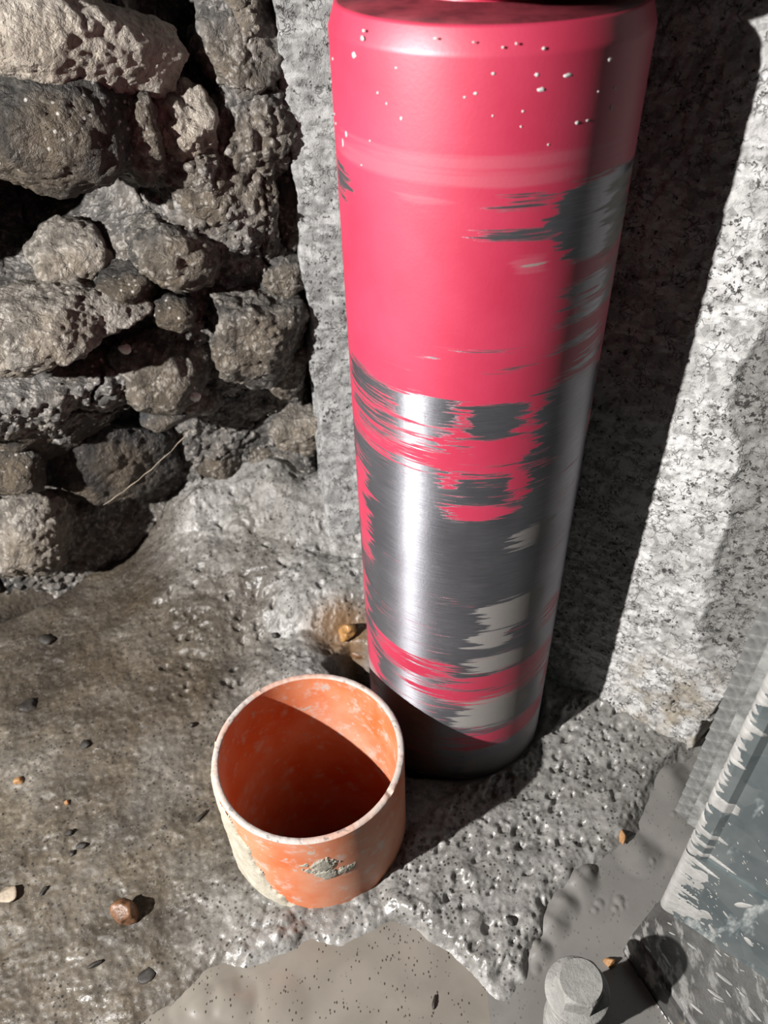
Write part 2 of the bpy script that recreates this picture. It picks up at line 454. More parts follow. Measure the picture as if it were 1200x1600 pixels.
def floor_height(x, y):
    h = 0.0024 * fbm(x * 11, y * 11, octaves=4, seed=3) + 0.0009 * fbm(x * 60, y * 60, octaves=4, seed=9, gain=0.6)
    # heap of mortar rising to the back
    m = sstep(0.335, 0.56, y + 0.04 * np.sin(x * 9)) * sstep(-0.245, -0.15, x + 0.25 * (y - 0.5))
    h = h + 0.062 * m + m * 0.010 * fbm(x * 19, y * 19, octaves=3, seed=21)
    # lobes of mortar behind the plastic pipe
    for (px, py, z, rx, ry, hh, e) in ((450, 1035, 0.012, 0.036, 0.032, 0.012, 2.0), (505, 930, 0.02, 0.055, 0.034, 0.017, 2.0),
                                       (400, 880, 0.025, 0.06, 0.03, 0.010, 1.4), (330, 960, 0.01, 0.04, 0.04, 0.008, 1.3),
                                       (470, 780, 0.05, 0.05, 0.035, 0.010, 1.5), (310, 800, 0.03, 0.035, 0.03, 0.010, 1.5)):
        c = at(px, py, z)
        q = np.sqrt(((x - c[0]) / rx) ** 2 + ((y - c[1]) / ry) ** 2) + 0.12 * fbm(x * 34, y * 34, octaves=2, seed=31)
        h = h + hh * np.clip(1 - np.abs(q) ** e, 0, 1)
    # a low crack running along the foot of the rubble wall
    a = np.array([-0.285, 0.455]); b = np.array([-0.165, 0.60])
    e = (b - a) / np.linalg.norm(b - a)
    dd = (x - a[0]) * -e[1] + (y - a[1]) * e[0]
    h = h - 0.028 * np.exp(-((dd - 0.016) / 0.016) ** 2) * sstep(0.42, 0.47, y) * sstep(0.66, 0.6, y)
    # raised, pitted concrete on the right
    s = poly_sdf(x, y, P_RAISE) + 0.0055 * fbm(x * 38, y * 38, octaves=4, seed=44)
    ra = sstep(-0.006, 0.005, s)
    h = h + 0.0048 * ra
    g = sstep(-0.02, 0.02, poly_sdf(x, y, P_GREY))
    ca, sa = math.cos(0.75), math.sin(0.75)
    xr, yr = x * ca + y * sa, -x * sa + y * ca
    wx = 0.14 * vnoise(x * 130, y * 130, seed=6); wy = 0.14 * vnoise(x * 130, y * 130, seed=8)
    d1, i1 = worley2(xr * 85 + wx, yr * 125 + wy, seed=5, keep=0.45)
    h = h - sstep(0.36, 0.20, d1) * (0.2 + 1.4 * i1) * (0.0030 * ra + 0.0006)
    d2, i2 = worley2(xr * 170 + wx, yr * 230 + wy, seed=15, keep=0.5)
    h = h - sstep(0.36, 0.22, d2) * i2 * (0.0032 * ra + 0.0008)
    h = h + 0.0007 * ra * fbm(xr * 45, yr * 60, octaves=4, seed=51, gain=0.5)
    d6, i6 = worley2(x * 90 + wx, y * 90 + wy, seed=88, keep=0.5)
    mm = np.maximum(m, sstep(0.30, 0.38, y) * sstep(-0.22, -0.15, x))
    h = h - 0.0045 * mm * sstep(0.34, 0.16, d6) * (0.2 + i6) + 0.0008 * mm * fbm(x * 60, y * 60, octaves=4, seed=89, gain=0.55)
    d7, i7 = worley2(x * 210, y * 210, seed=98, keep=0.35)
    h = h - 0.0020 * sstep(0.40, 0.2, d7) * i7 * (0.5 + 0.8 * mm)
    # wet blobs in front of the pipe
    c = at(430, 1450)
    bl = np.exp(-(((x - c[0]) / 0.055) ** 2 + ((y - c[1]) / 0.030) ** 2)) + 0.7 * np.exp(-(((x - at(700, 1400)[0]) / 0.05) ** 2 + ((y - at(700, 1400)[1]) / 0.025) ** 2))
    d3, i3 = worley2(x * 115, y * 115, seed=61)
    h = h + bl * 0.0042 * np.clip(1 - (d3 / 0.85) ** 2, 0, 1) * (0.2 + i3) * (0.5 + 0.5 * vnoise(x * 60, y * 60, seed=63))
    # lumps on the soil to the left
    d4, i4 = worley2(x * 48, y * 48, seed=71, keep=0.3)
    h = h + 0.0032 * np.clip(1 - (d4 / 0.42) ** 2, 0, 1) * (1 - ra) * sstep(0.0, -0.12, x) * i4
    # basins that hold the slurry
    for P in (P_FRONT, P_RIGHT):
        s2 = poly_sdf(x, y, P) + 0.004 * fbm(x * 38, y * 38, octaves=3, seed=81)
        k = sstep(-0.010, 0.007, s2)
        h = h * (1 - k) + (-0.0055) * k
    # pit between the pipe and the barrel
    s3 = poly_sdf(x, y, P_PIT) + 0.0020 * fbm(x * 70, y * 70, octaves=2, seed=91)
    pk = sstep(-0.004, 0.009, s3)
    h = h * (1 - pk) + pk * -0.055
    # flat seat under the barrel, hollow inside the pipe
    rb = np.hypot(x - BAR_C[0], y - BAR_C[1])
    k = sstep(BAR_R + 0.006, BAR_R - 0.004, rb)
    h = np.where(rb < BAR_R + 0.006, h * (1 - k) - 0.006 * k, h)
    rp = np.hypot(x - PIPE_C[0], y - PIPE_C[1])
    h = np.where(rp < PIPE_I + 0.0015, -0.17, h)
    return h, g, ra, bl, pk, m


def build_floor():
    xs = np.linspace(-0.44, 0.36, 940)
    ys = 0.055 + (0.72 - 0.055) * np.linspace(0, 1, 740) ** 1.15
    X, Y = np.meshgrid(xs, ys)
    x, y = X.ravel(), Y.ravel()
    h, g, ra, bl, pk, m = floor_height(x, y)
    wet = np.clip(0.35 * g + 0.35 * ra + 1.0 * bl + 0.35 * sstep(0.2, 0.6, vnoise(x * 16, y * 16, seed=101)), 0, 1)
    lob = np.exp(-(((x - at(450, 1035, 0.012)[0]) / 0.045) ** 2 + ((y - at(450, 1035, 0.012)[1]) / 0.035) ** 2))
    grey = np.clip(g + 1.1 * m + 0.6 * lob + 0.8 * bl + 0.25 * fbm(x * 20, y * 20, octaves=2, seed=7) * (1 - g), 0, 1)
    c = at(535, 1000)
    soil = np.exp(-(((x - c[0]) / 0.026) ** 2 + ((y - c[1]) / 0.019) ** 2) ** 2)
    soil = np.maximum(soil, pk * 0.6)
    dark = np.zeros_like(x)
    for (px, py, rx, ry, a) in ((60, 990, 0.045, 0.030, 0.8), (30, 1080, 0.04, 0.03, 0.75), (200, 905, 0.035, 0.018, 0.75), (90, 930, 0.05, 0.02, 0.8),
                                (500, 1025, 0.012, 0.02, 0.7), (380, 1360, 0.02, 0.012, 0.45), (250, 1450, 0.015, 0.01, 0.5), (160, 1090, 0.02, 0.015, 0.4),
                                (120, 1210, 0.04, 0.02, 0.3), (30, 1590, 0.03, 0.02, 0.4), (950, 1215, 0.04, 0.012, 0.3)):
        c = at(px, py)
        q = ((x - c[0]) / rx) ** 2 + ((y - c[1]) / ry) ** 2
        dark = np.maximum(dark, a * np.exp(-q * (1 + 0.5 * fbm(x * 50, y * 50, octaves=3, seed=17))))
    V = np.stack([x, y, h], -1)
    o = link_mesh('floor', V, grid_faces(940, 740), M_floor, attrs={'grey': grey, 'wet': wet, 'soil': soil, 'dark': dark})
    tag(o, kind='structure')
    o['label'] = 'wet uneven concrete floor, brown on the left and grey on the right'
    return o


floor = build_floor()


def floor_z(x, y):
    return float(floor_height(np.array([x]), np.array([y]))[0][0])


# soft lumps and open bubbles in the slurry: photograph position, radius, height
BUBBLES = [(905, 1372, 0.0075, 0.0050), (880, 1412, 0.0065, 0.0042), (920, 1360, 0.004, 0.003), (1060, 1255, 0.012, 0.0045), (1045, 1212, 0.010, 0.0045),
           (862, 1440, 0.0070, 0.0045), (842, 1485, 0.0055, 0.0035), (1000, 1332, 0.009, 0.003), (1085, 1300, 0.013, 0.004), (1040, 1290, 0.010, 0.003),
           (937, 1410, 0.0020, 0.0013), (968, 1405, 0.0022, 0.0014), (962, 1418, 0.0016, 0.0012), (930, 1420, 0.0016, 0.0012), (972, 1416, 0.0014, 0.001), (833, 1470, 0.0026, 0.002),
           (838, 1512, 0.0022, 0.0016), (826, 1468, 0.0022, 0.0016), (870, 1520, 0.0018, 0.0012), (1050, 1275, 0.0015, 0.001), (1020, 1345, 0.0014, 0.001),
           (330, 1545, 0.010, 0.0022), (365, 1560, 0.008, 0.0022), (345, 1590, 0.012, 0.0022), (300, 1570, 0.008, 0.0020), (420, 1580, 0.014, 0.0016)]


def puddle(name, P, level, mat, label):
    pa = np.array(P)
    x0, y0 = pa.min(0) - 0.012; x1, y1 = pa.max(0) + 0.012
    y0 = max(y0, 0.058); x1 = min(x1, 0.40)
    nx, ny = int((x1 - x0) / 0.0011), int((y1 - y0) / 0.0011)
    X, Y = np.meshgrid(np.linspace(x0, x1, nx), np.linspace(y0, y1, ny))
    x, y = X.ravel(), Y.ravel()
    h = floor_height(x, y)[0]
    s = poly_sdf(x, y, P)
    z = level + 0.00030 * fbm(x * 32, y * 32, octaves=2, seed=121)
    for (px, py, r, hh) in BUBBLES:
        c = at(px, py)
        q = np.hypot(x - c[0], y - c[1]) / r
        z = z + hh * np.exp(-q * q) - hh * 0.45 * np.exp(-(q / 0.45) ** 2) * (r < 0.0035) - 0.0004 * np.exp(-((q - 1.6) / 0.35) ** 2)
    fp = [tuple(q + CB) for q in FOOT_OUT]
    fs = poly_sdf(x, y, fp)
    ok = ((z > h - 0.0045) & (s > -0.016) & (fs < 0.0009)).reshape(ny, nx)
    gx = (poly_sdf(x + 1e-4, y, fp) - fs) / 1e-4; gy = (poly_sdf(x, y + 1e-4, fp) - fs) / 1e-4
    mv = np.where(fs > -0.0012, -(fs + 0.0005), 0.0)       # the rim of the puddle follows the foot
    x = x + gx * mv; y = y + gy * mv
    f = grid_faces(nx, ny)
    keep = ok.ravel()[f].all(1)
    f = f[keep]
    used = np.unique(f); mp = np.zeros(len(x), int); mp[used] = np.arange(len(used))
    o = link_mesh(name, np.stack([x, y, z], -1)[used], mp[f], mat)
    return tag(o, label, 'puddle')


puddle('slurry_puddle', P_FRONT, -0.0014, M_slurry_pale, 'pale speckled slurry puddle on the floor in front of the orange pipe')
puddle('slurry_puddle', P_RIGHT, -0.0012, M_slurry_grey, 'smooth grey slurry puddle between the pitted concrete and the steel column')

# ------------------------------------------------------------------ left rubble wall
WL_N = np.array([0.394, -0.919, 0.0]); WL_N /= np.linalg.norm(WL_N)
WL_T = np.array([-0.919, -0.394, 0.0]); WL_T /= np.linalg.norm(WL_T)
WL_O = np.array([-0.047, 0.520, 0.0]); WL_C = WL_N @ WL_O


def wl(px, py, d=0.0):
    p = on_plane(px, py, WL_N, WL_C + d)
    return (p - WL_O) @ WL_T, p[2]


def build_wall_left():
    ns, nz = 400, 540
    s1 = np.linspace(-0.035, 0.50, ns); z1 = np.linspace(-0.04, 0.62, nz)
    SS, ZZ = np.meshgrid(s1, z1); s, z = SS.ravel(), ZZ.ravel()
    d = -0.012 + 0.012 * fbm(s * 14, z * 14, octaves=3, seed=201)
    d -= 0.055 * sstep(0.20, 0.09, z) * sstep(-0.01, 0.05, s)
    for (px, py, rx, rz, a) in ((20, 370, 0.055, 0.038, -0.085), (120, 345, 0.05, 0.018, -0.05), (292, 55, 0.020, 0.045, -0.055), (445, 320, 0.006, 0.03, -0.025),
                                (120, 555, 0.05, 0.02, -0.04), (20, 570, 0.04, 0.02, -0.05), (350, 30, 0.028, 0.04, 0.018),
                                (390, 210, 0.05, 0.06, 0.014), (285, 205, 0.022, 0.03, 0.020), (300, 330, 0.05, 0.04, 0.012), (470, 130, 0.012, 0.1, 0.010),
                                (270, 690, 0.03, 0.02, -0.05), (410, 420, 0.04, 0.03, 0.006)):
        cs, cz = wl(px, py)
        q = ((s - cs) / rx) ** 2 + ((z - cz) / rz) ** 2
        d += a * np.exp(-q * q)
    e1, i1 = worley2(s * 58, z * 58, seed=211)
    d += 0.0055 * np.clip(1 - (e1 / 0.8) ** 2, 0, 1) * (0.3 + 0.9 * i1)
    e2, i2 = worley2(s * 150, z * 150, seed=221)
    d += 0.0038 * np.clip(1 - (e2 / 0.7) ** 2, 0, 1) * (0.2 + i2)
    e3, i3 = worley2(s * 330, z * 330, seed=231)
    d += 0.0016 * np.clip(1 - (e3 / 0.7) ** 2, 0, 1) * (0.2 + i3)
    # dark cracks between the lumps
    k = np.abs(fbm(s * 17, z * 17, octaves=3, seed=241))
    d -= 0.012 * sstep(0.07, 0.0, k)
    # the cement strip covers its right edge
    d = np.where(s < 0.03, d - 0.004 * sstep(0.03, 0.01, s) - 0.03 * sstep(0.010, -0.008, s), d)
    P = WL_O + s[:, None] * WL_T + d[:, None] * WL_N
    P[:, 2] = z
    o = link_mesh('wall_left', P, grid_faces(ns, nz)[:, ::-1], M_rubble)
    tag(o, kind='structure')
    o['label'] = 'rough rubble stone wall with crumbling mortar'
    return o


wall_left = build_wall_left()
_ico = {}


def ico(sub):
    if sub not in _ico:
        bm = bmesh.new(); bmesh.ops.create_icosphere(bm, subdivisions=sub, radius=1.0)
        v = np.array([x.co[:] for x in bm.verts]); f = np.array([[q.index for q in p.verts] for p in bm.faces]); bm.free()
        _ico[sub] = (v, f)
    return _ico[sub]


def rock(size, seed, sub=4, planes=14, rough=0.06, grain=0.0, cut=(0.62, 0.98), sharp=14):
    """angular stone: a ball cut by random planes, then roughened; size = half extents in metres"""
    rng = np.random.RandomState(seed)
    v, f = ico(sub)
    n = rng.normal(size=(planes, 3)); n /= np.linalg.norm(n, axis=1)[:, None]
    c = rng.uniform(cut[0], cut[1], planes)
    dots = v @ n.T
    r = np.where(dots > 0.05, c / np.maximum(dots, 0.05), 9.0)
    r = np.minimum(-np.log(np.exp(-r * sharp).sum(1) + math.exp(-sharp)) / sharp, 1.0)
    p = v * r[:, None] * np.array(size)
    sc = float(np.mean(size))
    a = p / sc
    k = rough * fbm(a[:, 0] * 1.6 + seed, a[:, 1] * 1.6, a[:, 2] * 1.6, octaves=5, seed=seed, gain=0.6)
    p = p * (1 + k)[:, None]
    if grain > 0:
        q = p + seed * 0.37
        w1 = worley3(q[:, 0] * 120, q[:, 1] * 120, q[:, 2] * 120, seed)
        w2 = worley3(q[:, 0] * 260, q[:, 1] * 260, q[:, 2] * 260, seed + 5)
        p = p + v * (grain * (0.0023 * np.clip(1 - (w1 / 0.8) ** 2, 0, 1) + 0.0017 * np.clip(1 - (w2 / 0.8) ** 2, 0, 1)))[:, None]
    return p, f


def wall_stone(px, py, hw, hh, rot, d, depth, mat, seed, sub=5, grain=1.0, rough=0.09, cut=(0.62, 0.98), label=None):
    """stone whose face is centred at px, py; hw, hh are half sizes in photograph pixels; d = how far its middle stands out"""
    c = on_plane(px, py, WL_N, WL_C + d)
    dist = np.linalg.norm(c - np.array([0, 0, CAM_H]))
    k = dist / F * 0.97
    p, f = rock((hw * k, depth, hh * k * 1.06), seed, sub, rough=rough, grain=grain, cut=cut)
    a = math.radians(rot); ca, sa = math.cos(a), math.sin(a)
    right = -WL_T; up = np.array([0, 0, 1.0])
    x = p[:, 0] * ca + p[:, 2] * sa; z = -p[:, 0] * sa + p[:, 2] * ca
    P = x[:, None] * right + z[:, None] * up - p[:, 1:2] * WL_N
    o = link_mesh('stone', P, f[:, ::-1], mat, wall_left)
    o.location = c
    if label: o['label'] = label
    return o


for a in [
    (85, 205, 182, 92, 8, 0.004, 0.030, M_rub_dark, 1, 6, 0.8),
    (105, 62, 158, 76, 12, 0.006, 0.026, M_rub_pale, 2, 6, 0.6),
    (215, 200, 38, 72, 10, -0.006, 0.028, M_rub_mid, 21, 5, 1.0),
    (112, 402, 66, 44, -8, -0.040, 0.034, M_rub_light, 3, 5, 0.8),
    (85, 500, 150, 48, -4, -0.006, 0.040, M_rub_light, 4, 6, 0.9),
    (392, 512, 92, 82, 28, -0.004, 0.032, M_rub_mid, 5, 6, 1.1),
    (255, 575, 80, 62, 15, -0.014, 0.030, M_rub_mid, 6, 5, 0.8),
    (448, 560, 38, 62, 16, -0.020, 0.022, M_rub_mid, 7, 5, 1.1),
    (257, 646, 44, 19, 2, -0.020, 0.020, M_rub_slate, 8, 4, 0.3),
    (38, 832, 84, 98, 18, -0.050, 0.040, M_rub_light, 9, 6, 1.3),
    (190, 705, 110, 84, 24, -0.066, 0.042, M_rub_purple, 10, 6, 0.4),
    (462, 662, 62, 38, -12, -0.034, 0.026, M_rub_light, 11, 5, 1.2),
    (335, 712, 52, 34, 8, -0.070, 0.026, M_rub_mid, 12, 5, 1.0),
    (70, 640, 100, 78, -5, -0.052, 0.036, M_rub_dark, 13, 5, 1.0),
    (150, 565, 72, 44, 10, -0.034, 0.030, M_rub_dark, 14, 5, 1.0),
    (275, 395, 72, 58, 6, -0.006, 0.028, M_rub_mid, 15, 5, 1.3),
    (290, 196, 42, 54, -20, -0.002, 0.026, M_rub_pale, 16, 5, 1.2),
    (372, 70, 62, 62, 0, -0.006, 0.026, M_rubble, 17, 5, 1.5),
    (392, 210, 62, 74, 14, -0.010, 0.024, M_rubble, 18, 6, 1.7),
    (452, 330, 26, 62, 4, -0.014, 0.018, M_rub_mid, 19, 5, 1.2),
    (330, 290, 78, 56, -10, -0.010, 0.026, M_rub_mid, 20, 5, 1.7),
    (410, 700, 36, 26, 10, -0.060, 0.020, M_rub_mid, 22, 4, 1.0),
    (300, 622, 62, 26, 8, -0.026, 0.020, M_rub_mid, 23, 4, 1.0),
    (20, 720, 60, 44, 0, -0.044, 0.030, M_rub_dark, 24, 5, 1.0),
    (440, 735, 26, 16, 0, -0.055, 0.014, M_rub_mid, 25, 4, 0.8),
    (400, 735, 18, 12, 0, -0.055, 0.012, M_rub_mid, 26, 4, 0.8),
    (495, 705, 22, 18, 30, -0.040, 0.014, M_rub_mid, 27, 4, 0.8),
    (250, 740, 26, 22, 30, -0.085, 0.016, M_rub_mid, 28, 4, 0.8),
    (270, 480, 36, 24, 10, -0.004, 0.020, M_rub_dark, 29, 4, 1.2),
    (200, 440, 46, 26, 10, -0.012, 0.022, M_rub_dark, 30, 4, 1.2),
    (440, 430, 34, 30, 0, -0.006, 0.018, M_rub_mid, 31, 4, 1.5),
]:
    wall_stone(*a)


def build_grit():
    """loose grains stuck all over the rubble: far past counting"""
    rng = np.random.RandomState(5)
    me = wall_left.data
    co = np.empty(len(me.vertices) * 3, dtype=np.float32); me.vertices.foreach_get('co', co); co = co.reshape(-1, 3)
    m = np.where((co[:, 2] > 0.10) & (co[:, 2] < 0.46) & (((co - WL_O) @ WL_T) < 0.24) & (((co - WL_O) @ WL_T) > 0.004))[0]
    idx = rng.choice(m, 1500, replace=False)
    v, f = ico(1)
    V, Fc = [], []
    for k, i in enumerate(idx):
        r = rng.uniform(0.0006, 0.0019)
        V.append(v * r * rng.uniform(0.7, 1.3, 3) * rng.uniform(0.85, 1.15, (len(v), 1)) + co[i]); Fc.append(f + k * len(v))
    o = link_mesh('mortar_grit', np.concatenate(V), np.concatenate(Fc), M_rub_light, wall_left)
    tag(o, kind='stuff')


build_grit()


# ------------------------------------------------------------------ back strip and right wall
def build_wall_back():
    nx, nz = 110, 420
    X, Z = np.meshgrid(np.linspace(-0.053, 0.14, nx), np.linspace(-0.03, 0.62, nz)); x, z = X.ravel(), Z.ravel()
    d = 0.004 * fbm(x * 12, z * 12, octaves=4, seed=301) + 0.0012 * fbm(x * 90, z * 90, octaves=3, seed=303)
    e, i = worley2(x * 160, z * 160, seed=305, keep=0.5); d -= 0.0012 * sstep(0.4, 0.1, e)
    d += 0.03 * sstep(0.12, 0.03, z)
    d -= 0.03 * sstep(-0.0475, -0.053, x + 0.0025 * fbm(z * 40, z * 9, octaves=2, seed=307))
    V = np.stack([x, 0.506 - d, z], -1)
    o = link_mesh('wall_back', V, grid_faces(nx, nz), M_wall_back, attrs={'coarse': np.zeros(len(x)), 'stain': np.zeros(len(x)), 'along': x})
    tag(o, kind='structure'); o['label'] = 'strip of grey cement wall behind the red barrel'


build_wall_back()
WR_N = np.array([0.594, 0.804, 0.0]); WR_N /= np.linalg.norm(WR_N)
WR_T = np.array([0.804, -0.594, 0.0]); WR_T /= np.linalg.norm(WR_T)
WR_O = np.array([0.1451, 0.3347, 0.0])


def build_wall_right():
    ns, nz = 360, 600
    s1 = np.linspace(-0.125, 0.16, ns); z1 = np.linspace(-0.02, 0.54, nz)
    SS, ZZ = np.meshgrid(s1, z1); s, z = SS.ravel(), ZZ.ravel()
    d = 0.0009 * fbm(s * 16, z * 16, octaves=3, seed=311) + 0.0005 * fbm(s * 190, z * 190, octaves=3, seed=313, gain=0.65)
    gr, ig = worley2(s * 330, z * 330, seed=314); d += 0.0007 * np.clip(1 - (gr / 0.75) ** 2, 0, 1) * ig
    # where the smooth render has come off, the coarse concrete lies deeper
    edge = 0.046 - 0.13 * (z - 0.16) * sstep(0.10, 0.2, z) + 0.016 * sstep(0.12, 0.05, z) + 0.006 * fbm(z * 26, s * 26, octaves=3, seed=315)
    co = sstep(-0.003, 0.003, s - edge) * sstep(0.065, 0.10, z + 0.01 * fbm(s * 40, z * 40, octaves=2, seed=317))
    d -= 0.0030 * co
    e, i = worley2(s * 230, z * 230, seed=319, keep=0.6)
    d -= (0.0009 + 0.0006 * co) * sstep(0.5, 0.1, e) * (0.3 + i)
    e, i = worley2(s * 90, z * 90, seed=321, keep=0.35)
    d -= 0.0022 * sstep(0.4, 0.05, e) * i * (0.4 + 0.6 * sstep(-0.2, 0.5, vnoise(s * 20, z * 12, seed=323)))
    # broken end of the render, then a deep joint behind the rack
    end = 0.0715 + 0.07 * z + 0.004 * fbm(z * 60, s * 60, octaves=3, seed=327)
    ek = sstep(-0.002, 0.004, s - end)
    d -= 0.022 * ek
    d -= ek * 0.004 * (worley2(s * 210, z * 210, seed=329)[0])
    # a foot of mortar where it meets the floor
    d += 0.004 * sstep(0.03, 0.0, z)
    # cracks
    k = np.abs(fbm(s * 22, z * 22, octaves=3, seed=331)); reg = sstep(0.11, 0.06, z) * sstep(0.02, 0.035, s)
    d -= 0.005 * sstep(0.045, 0.0, k) * reg
    stain = sstep(0.10, 0.03, z) * sstep(0.0, 0.035, s)
    back = sstep(-0.1235, -0.125, s)            # left end turns back towards the wall behind
    P = WR_O + s[:, None] * WR_T + (0.10 * back - d)[:, None] * WR_N
    P[:, 2] = z
    o = link_mesh('wall_right', P, grid_faces(ns, nz), M_wall, attrs={'coarse': np.maximum(co, ek * 0.8), 'stain': stain, 'along': s})
    tag(o, kind='structure'); o['label'] = 'rough grey cement wall beside the barrel, half in its shadow'


build_wall_right()

# ------------------------------------------------------------------ core drill barrel
VIEW = math.atan2(-BAR_C[1], -BAR_C[0])                    # angle of the barrel side that faces the camera


def bar(px, py):
    a, z = on_tube(px, py, BAR_C, BAR_R - 0.0)
    u = (a - VIEW + math.pi) % (2 * math.pi) - math.pi      # positive to the right
    return u, z


def make_barrel_mat():
    t = NT('worn_red_barrel')
    wear, scuff, dull = t.attr('wear'), t.attr('scuff'), t.attr('dull')
    u, z = t.attr('arc'), t.sep()[2]
    k = t.n.new('ShaderNodeCombineXYZ'); t.put(k.inputs[0], u); t.put(k.inputs[1], z); uv = k.outputs[0]
    st1 = t.noise(1.0, 5, 0.62, vec=t.mapping((26, 900, 1), vec=uv))
    st2 = t.noise(1.0, 3, 0.6, vec=t.mapping((11, 260, 1), vec=uv))
    st3 = t.noise(1.0, 4, 0.7, vec=t.mapping((60, 3000, 1), vec=uv))
    s = t.math('ADD', t.math('ADD', t.math('MULTIPLY', st1, 0.8), t.math('MULTIPLY', st2, 0.55)), t.math('SUBTRACT', t.math('MULTIPLY', st3, 0.5), 0.425))
    mk = t.math('ADD', wear, t.math('SUBTRACT', t.math('MULTIPLY', s, 2.0), 1.0))
    mask = t.ramp(mk, [(0.46, 0.0), (0.54, 1.0)])
    # paint
    pn = t.noise(30, 4)
    red = t.mix(t.ramp(pn, [(0.35, 0.0), (0.7, 1.0)]), (0.56, 0.026, 0.076), (0.62, 0.036, 0.098))
    rub = t.ramp(t.math('ADD', dull, t.math('SUBTRACT', t.math('MULTIPLY', st2, 1.2), 0.6)), [(0.45, 0.0), (0.7, 0.5)])
    red = t.mix(rub, red, (0.60, 0.13, 0.18))
    # steel
    stl = t.mix(t.ramp(st3, [(0.3, 0.0), (0.7, 1.0)]), (0.24, 0.24, 0.27), (0.50, 0.50, 0.54))
    stl = t.mix(t.ramp(t.noise(24, 3), [(0.4, 0.45), (0.6, 0.0)]), stl, (0.20, 0.20, 0.225))
    sc = t.ramp(t.math('ADD', scuff, t.math('SUBTRACT', t.math('MULTIPLY', s, 1.6), 0.8)), [(0.46, 0.0), (0.54, 1.0)])
    col = t.mix(mask, red, stl)
    col = t.mix(t.math('MULTIPLY', sc, 0.85), col, (0.34, 0.315, 0.29))
    met = t.math('MULTIPLY', t.math('MULTIPLY', mask, 0.80), t.math('SUBTRACT', 1.0, sc))
    rm = t.math('ADD', 0.36, t.math('MULTIPLY', st3, 0.16))
    k = t.n.new('ShaderNodeMix'); k.data_type = 'FLOAT'
    t.put(k.inputs[0], mask); t.put(k.inputs[2], t.math('ADD', 0.44, t.math('MULTIPLY', pn, 0.14))); t.put(k.inputs[3], rm)
    k2 = t.n.new('ShaderNodeMix'); k2.data_type = 'FLOAT'
    t.put(k2.inputs[0], sc); t.put(k2.inputs[2], k.outputs[0]); t.put(k2.inputs[3], 0.75)
    tg = t.n.new('ShaderNodeTangent'); tg.direction_type = 'RADIAL'; tg.axis = 'Z'
    hgt = t.math('ADD', t.math('MULTIPLY', mask, -0.5), t.math('MULTIPLY', t.math('MULTIPLY', st3, 0.35), mask))
    hgt = t.math('ADD', hgt, t.math('MULTIPLY', t.noise(700, 2), 0.22))
    return t.set(color=col, metal=met, rough=k2.outputs[0], normal=t.bump(hgt, 0.35, 0.0004),
                 aniso=t.math('MULTIPLY', mask, 0.93), aniso_rot=0.25, tangent=tg.outputs[0], spec=0.95)


def make_red_mat():
    t = NT('red_paint')
    c = t.mix(t.ramp(t.noise(60, 4), [(0.4, 0.0), (0.65, 1.0)]), (0.50, 0.024, 0.060), (0.58, 0.032, 0.08))
    c = t.mix(t.ramp(t.noise(140, 3), [(0.62, 0.0), (0.66, 0.7)]), c, (0.30, 0.27, 0.26))
    return t.set(color=c, rough=0.33, normal=t.bump(t.noise(300, 2), 0.1, 0.0004))


M_barrel = make_barrel_mat()
M_red = make_red_mat()


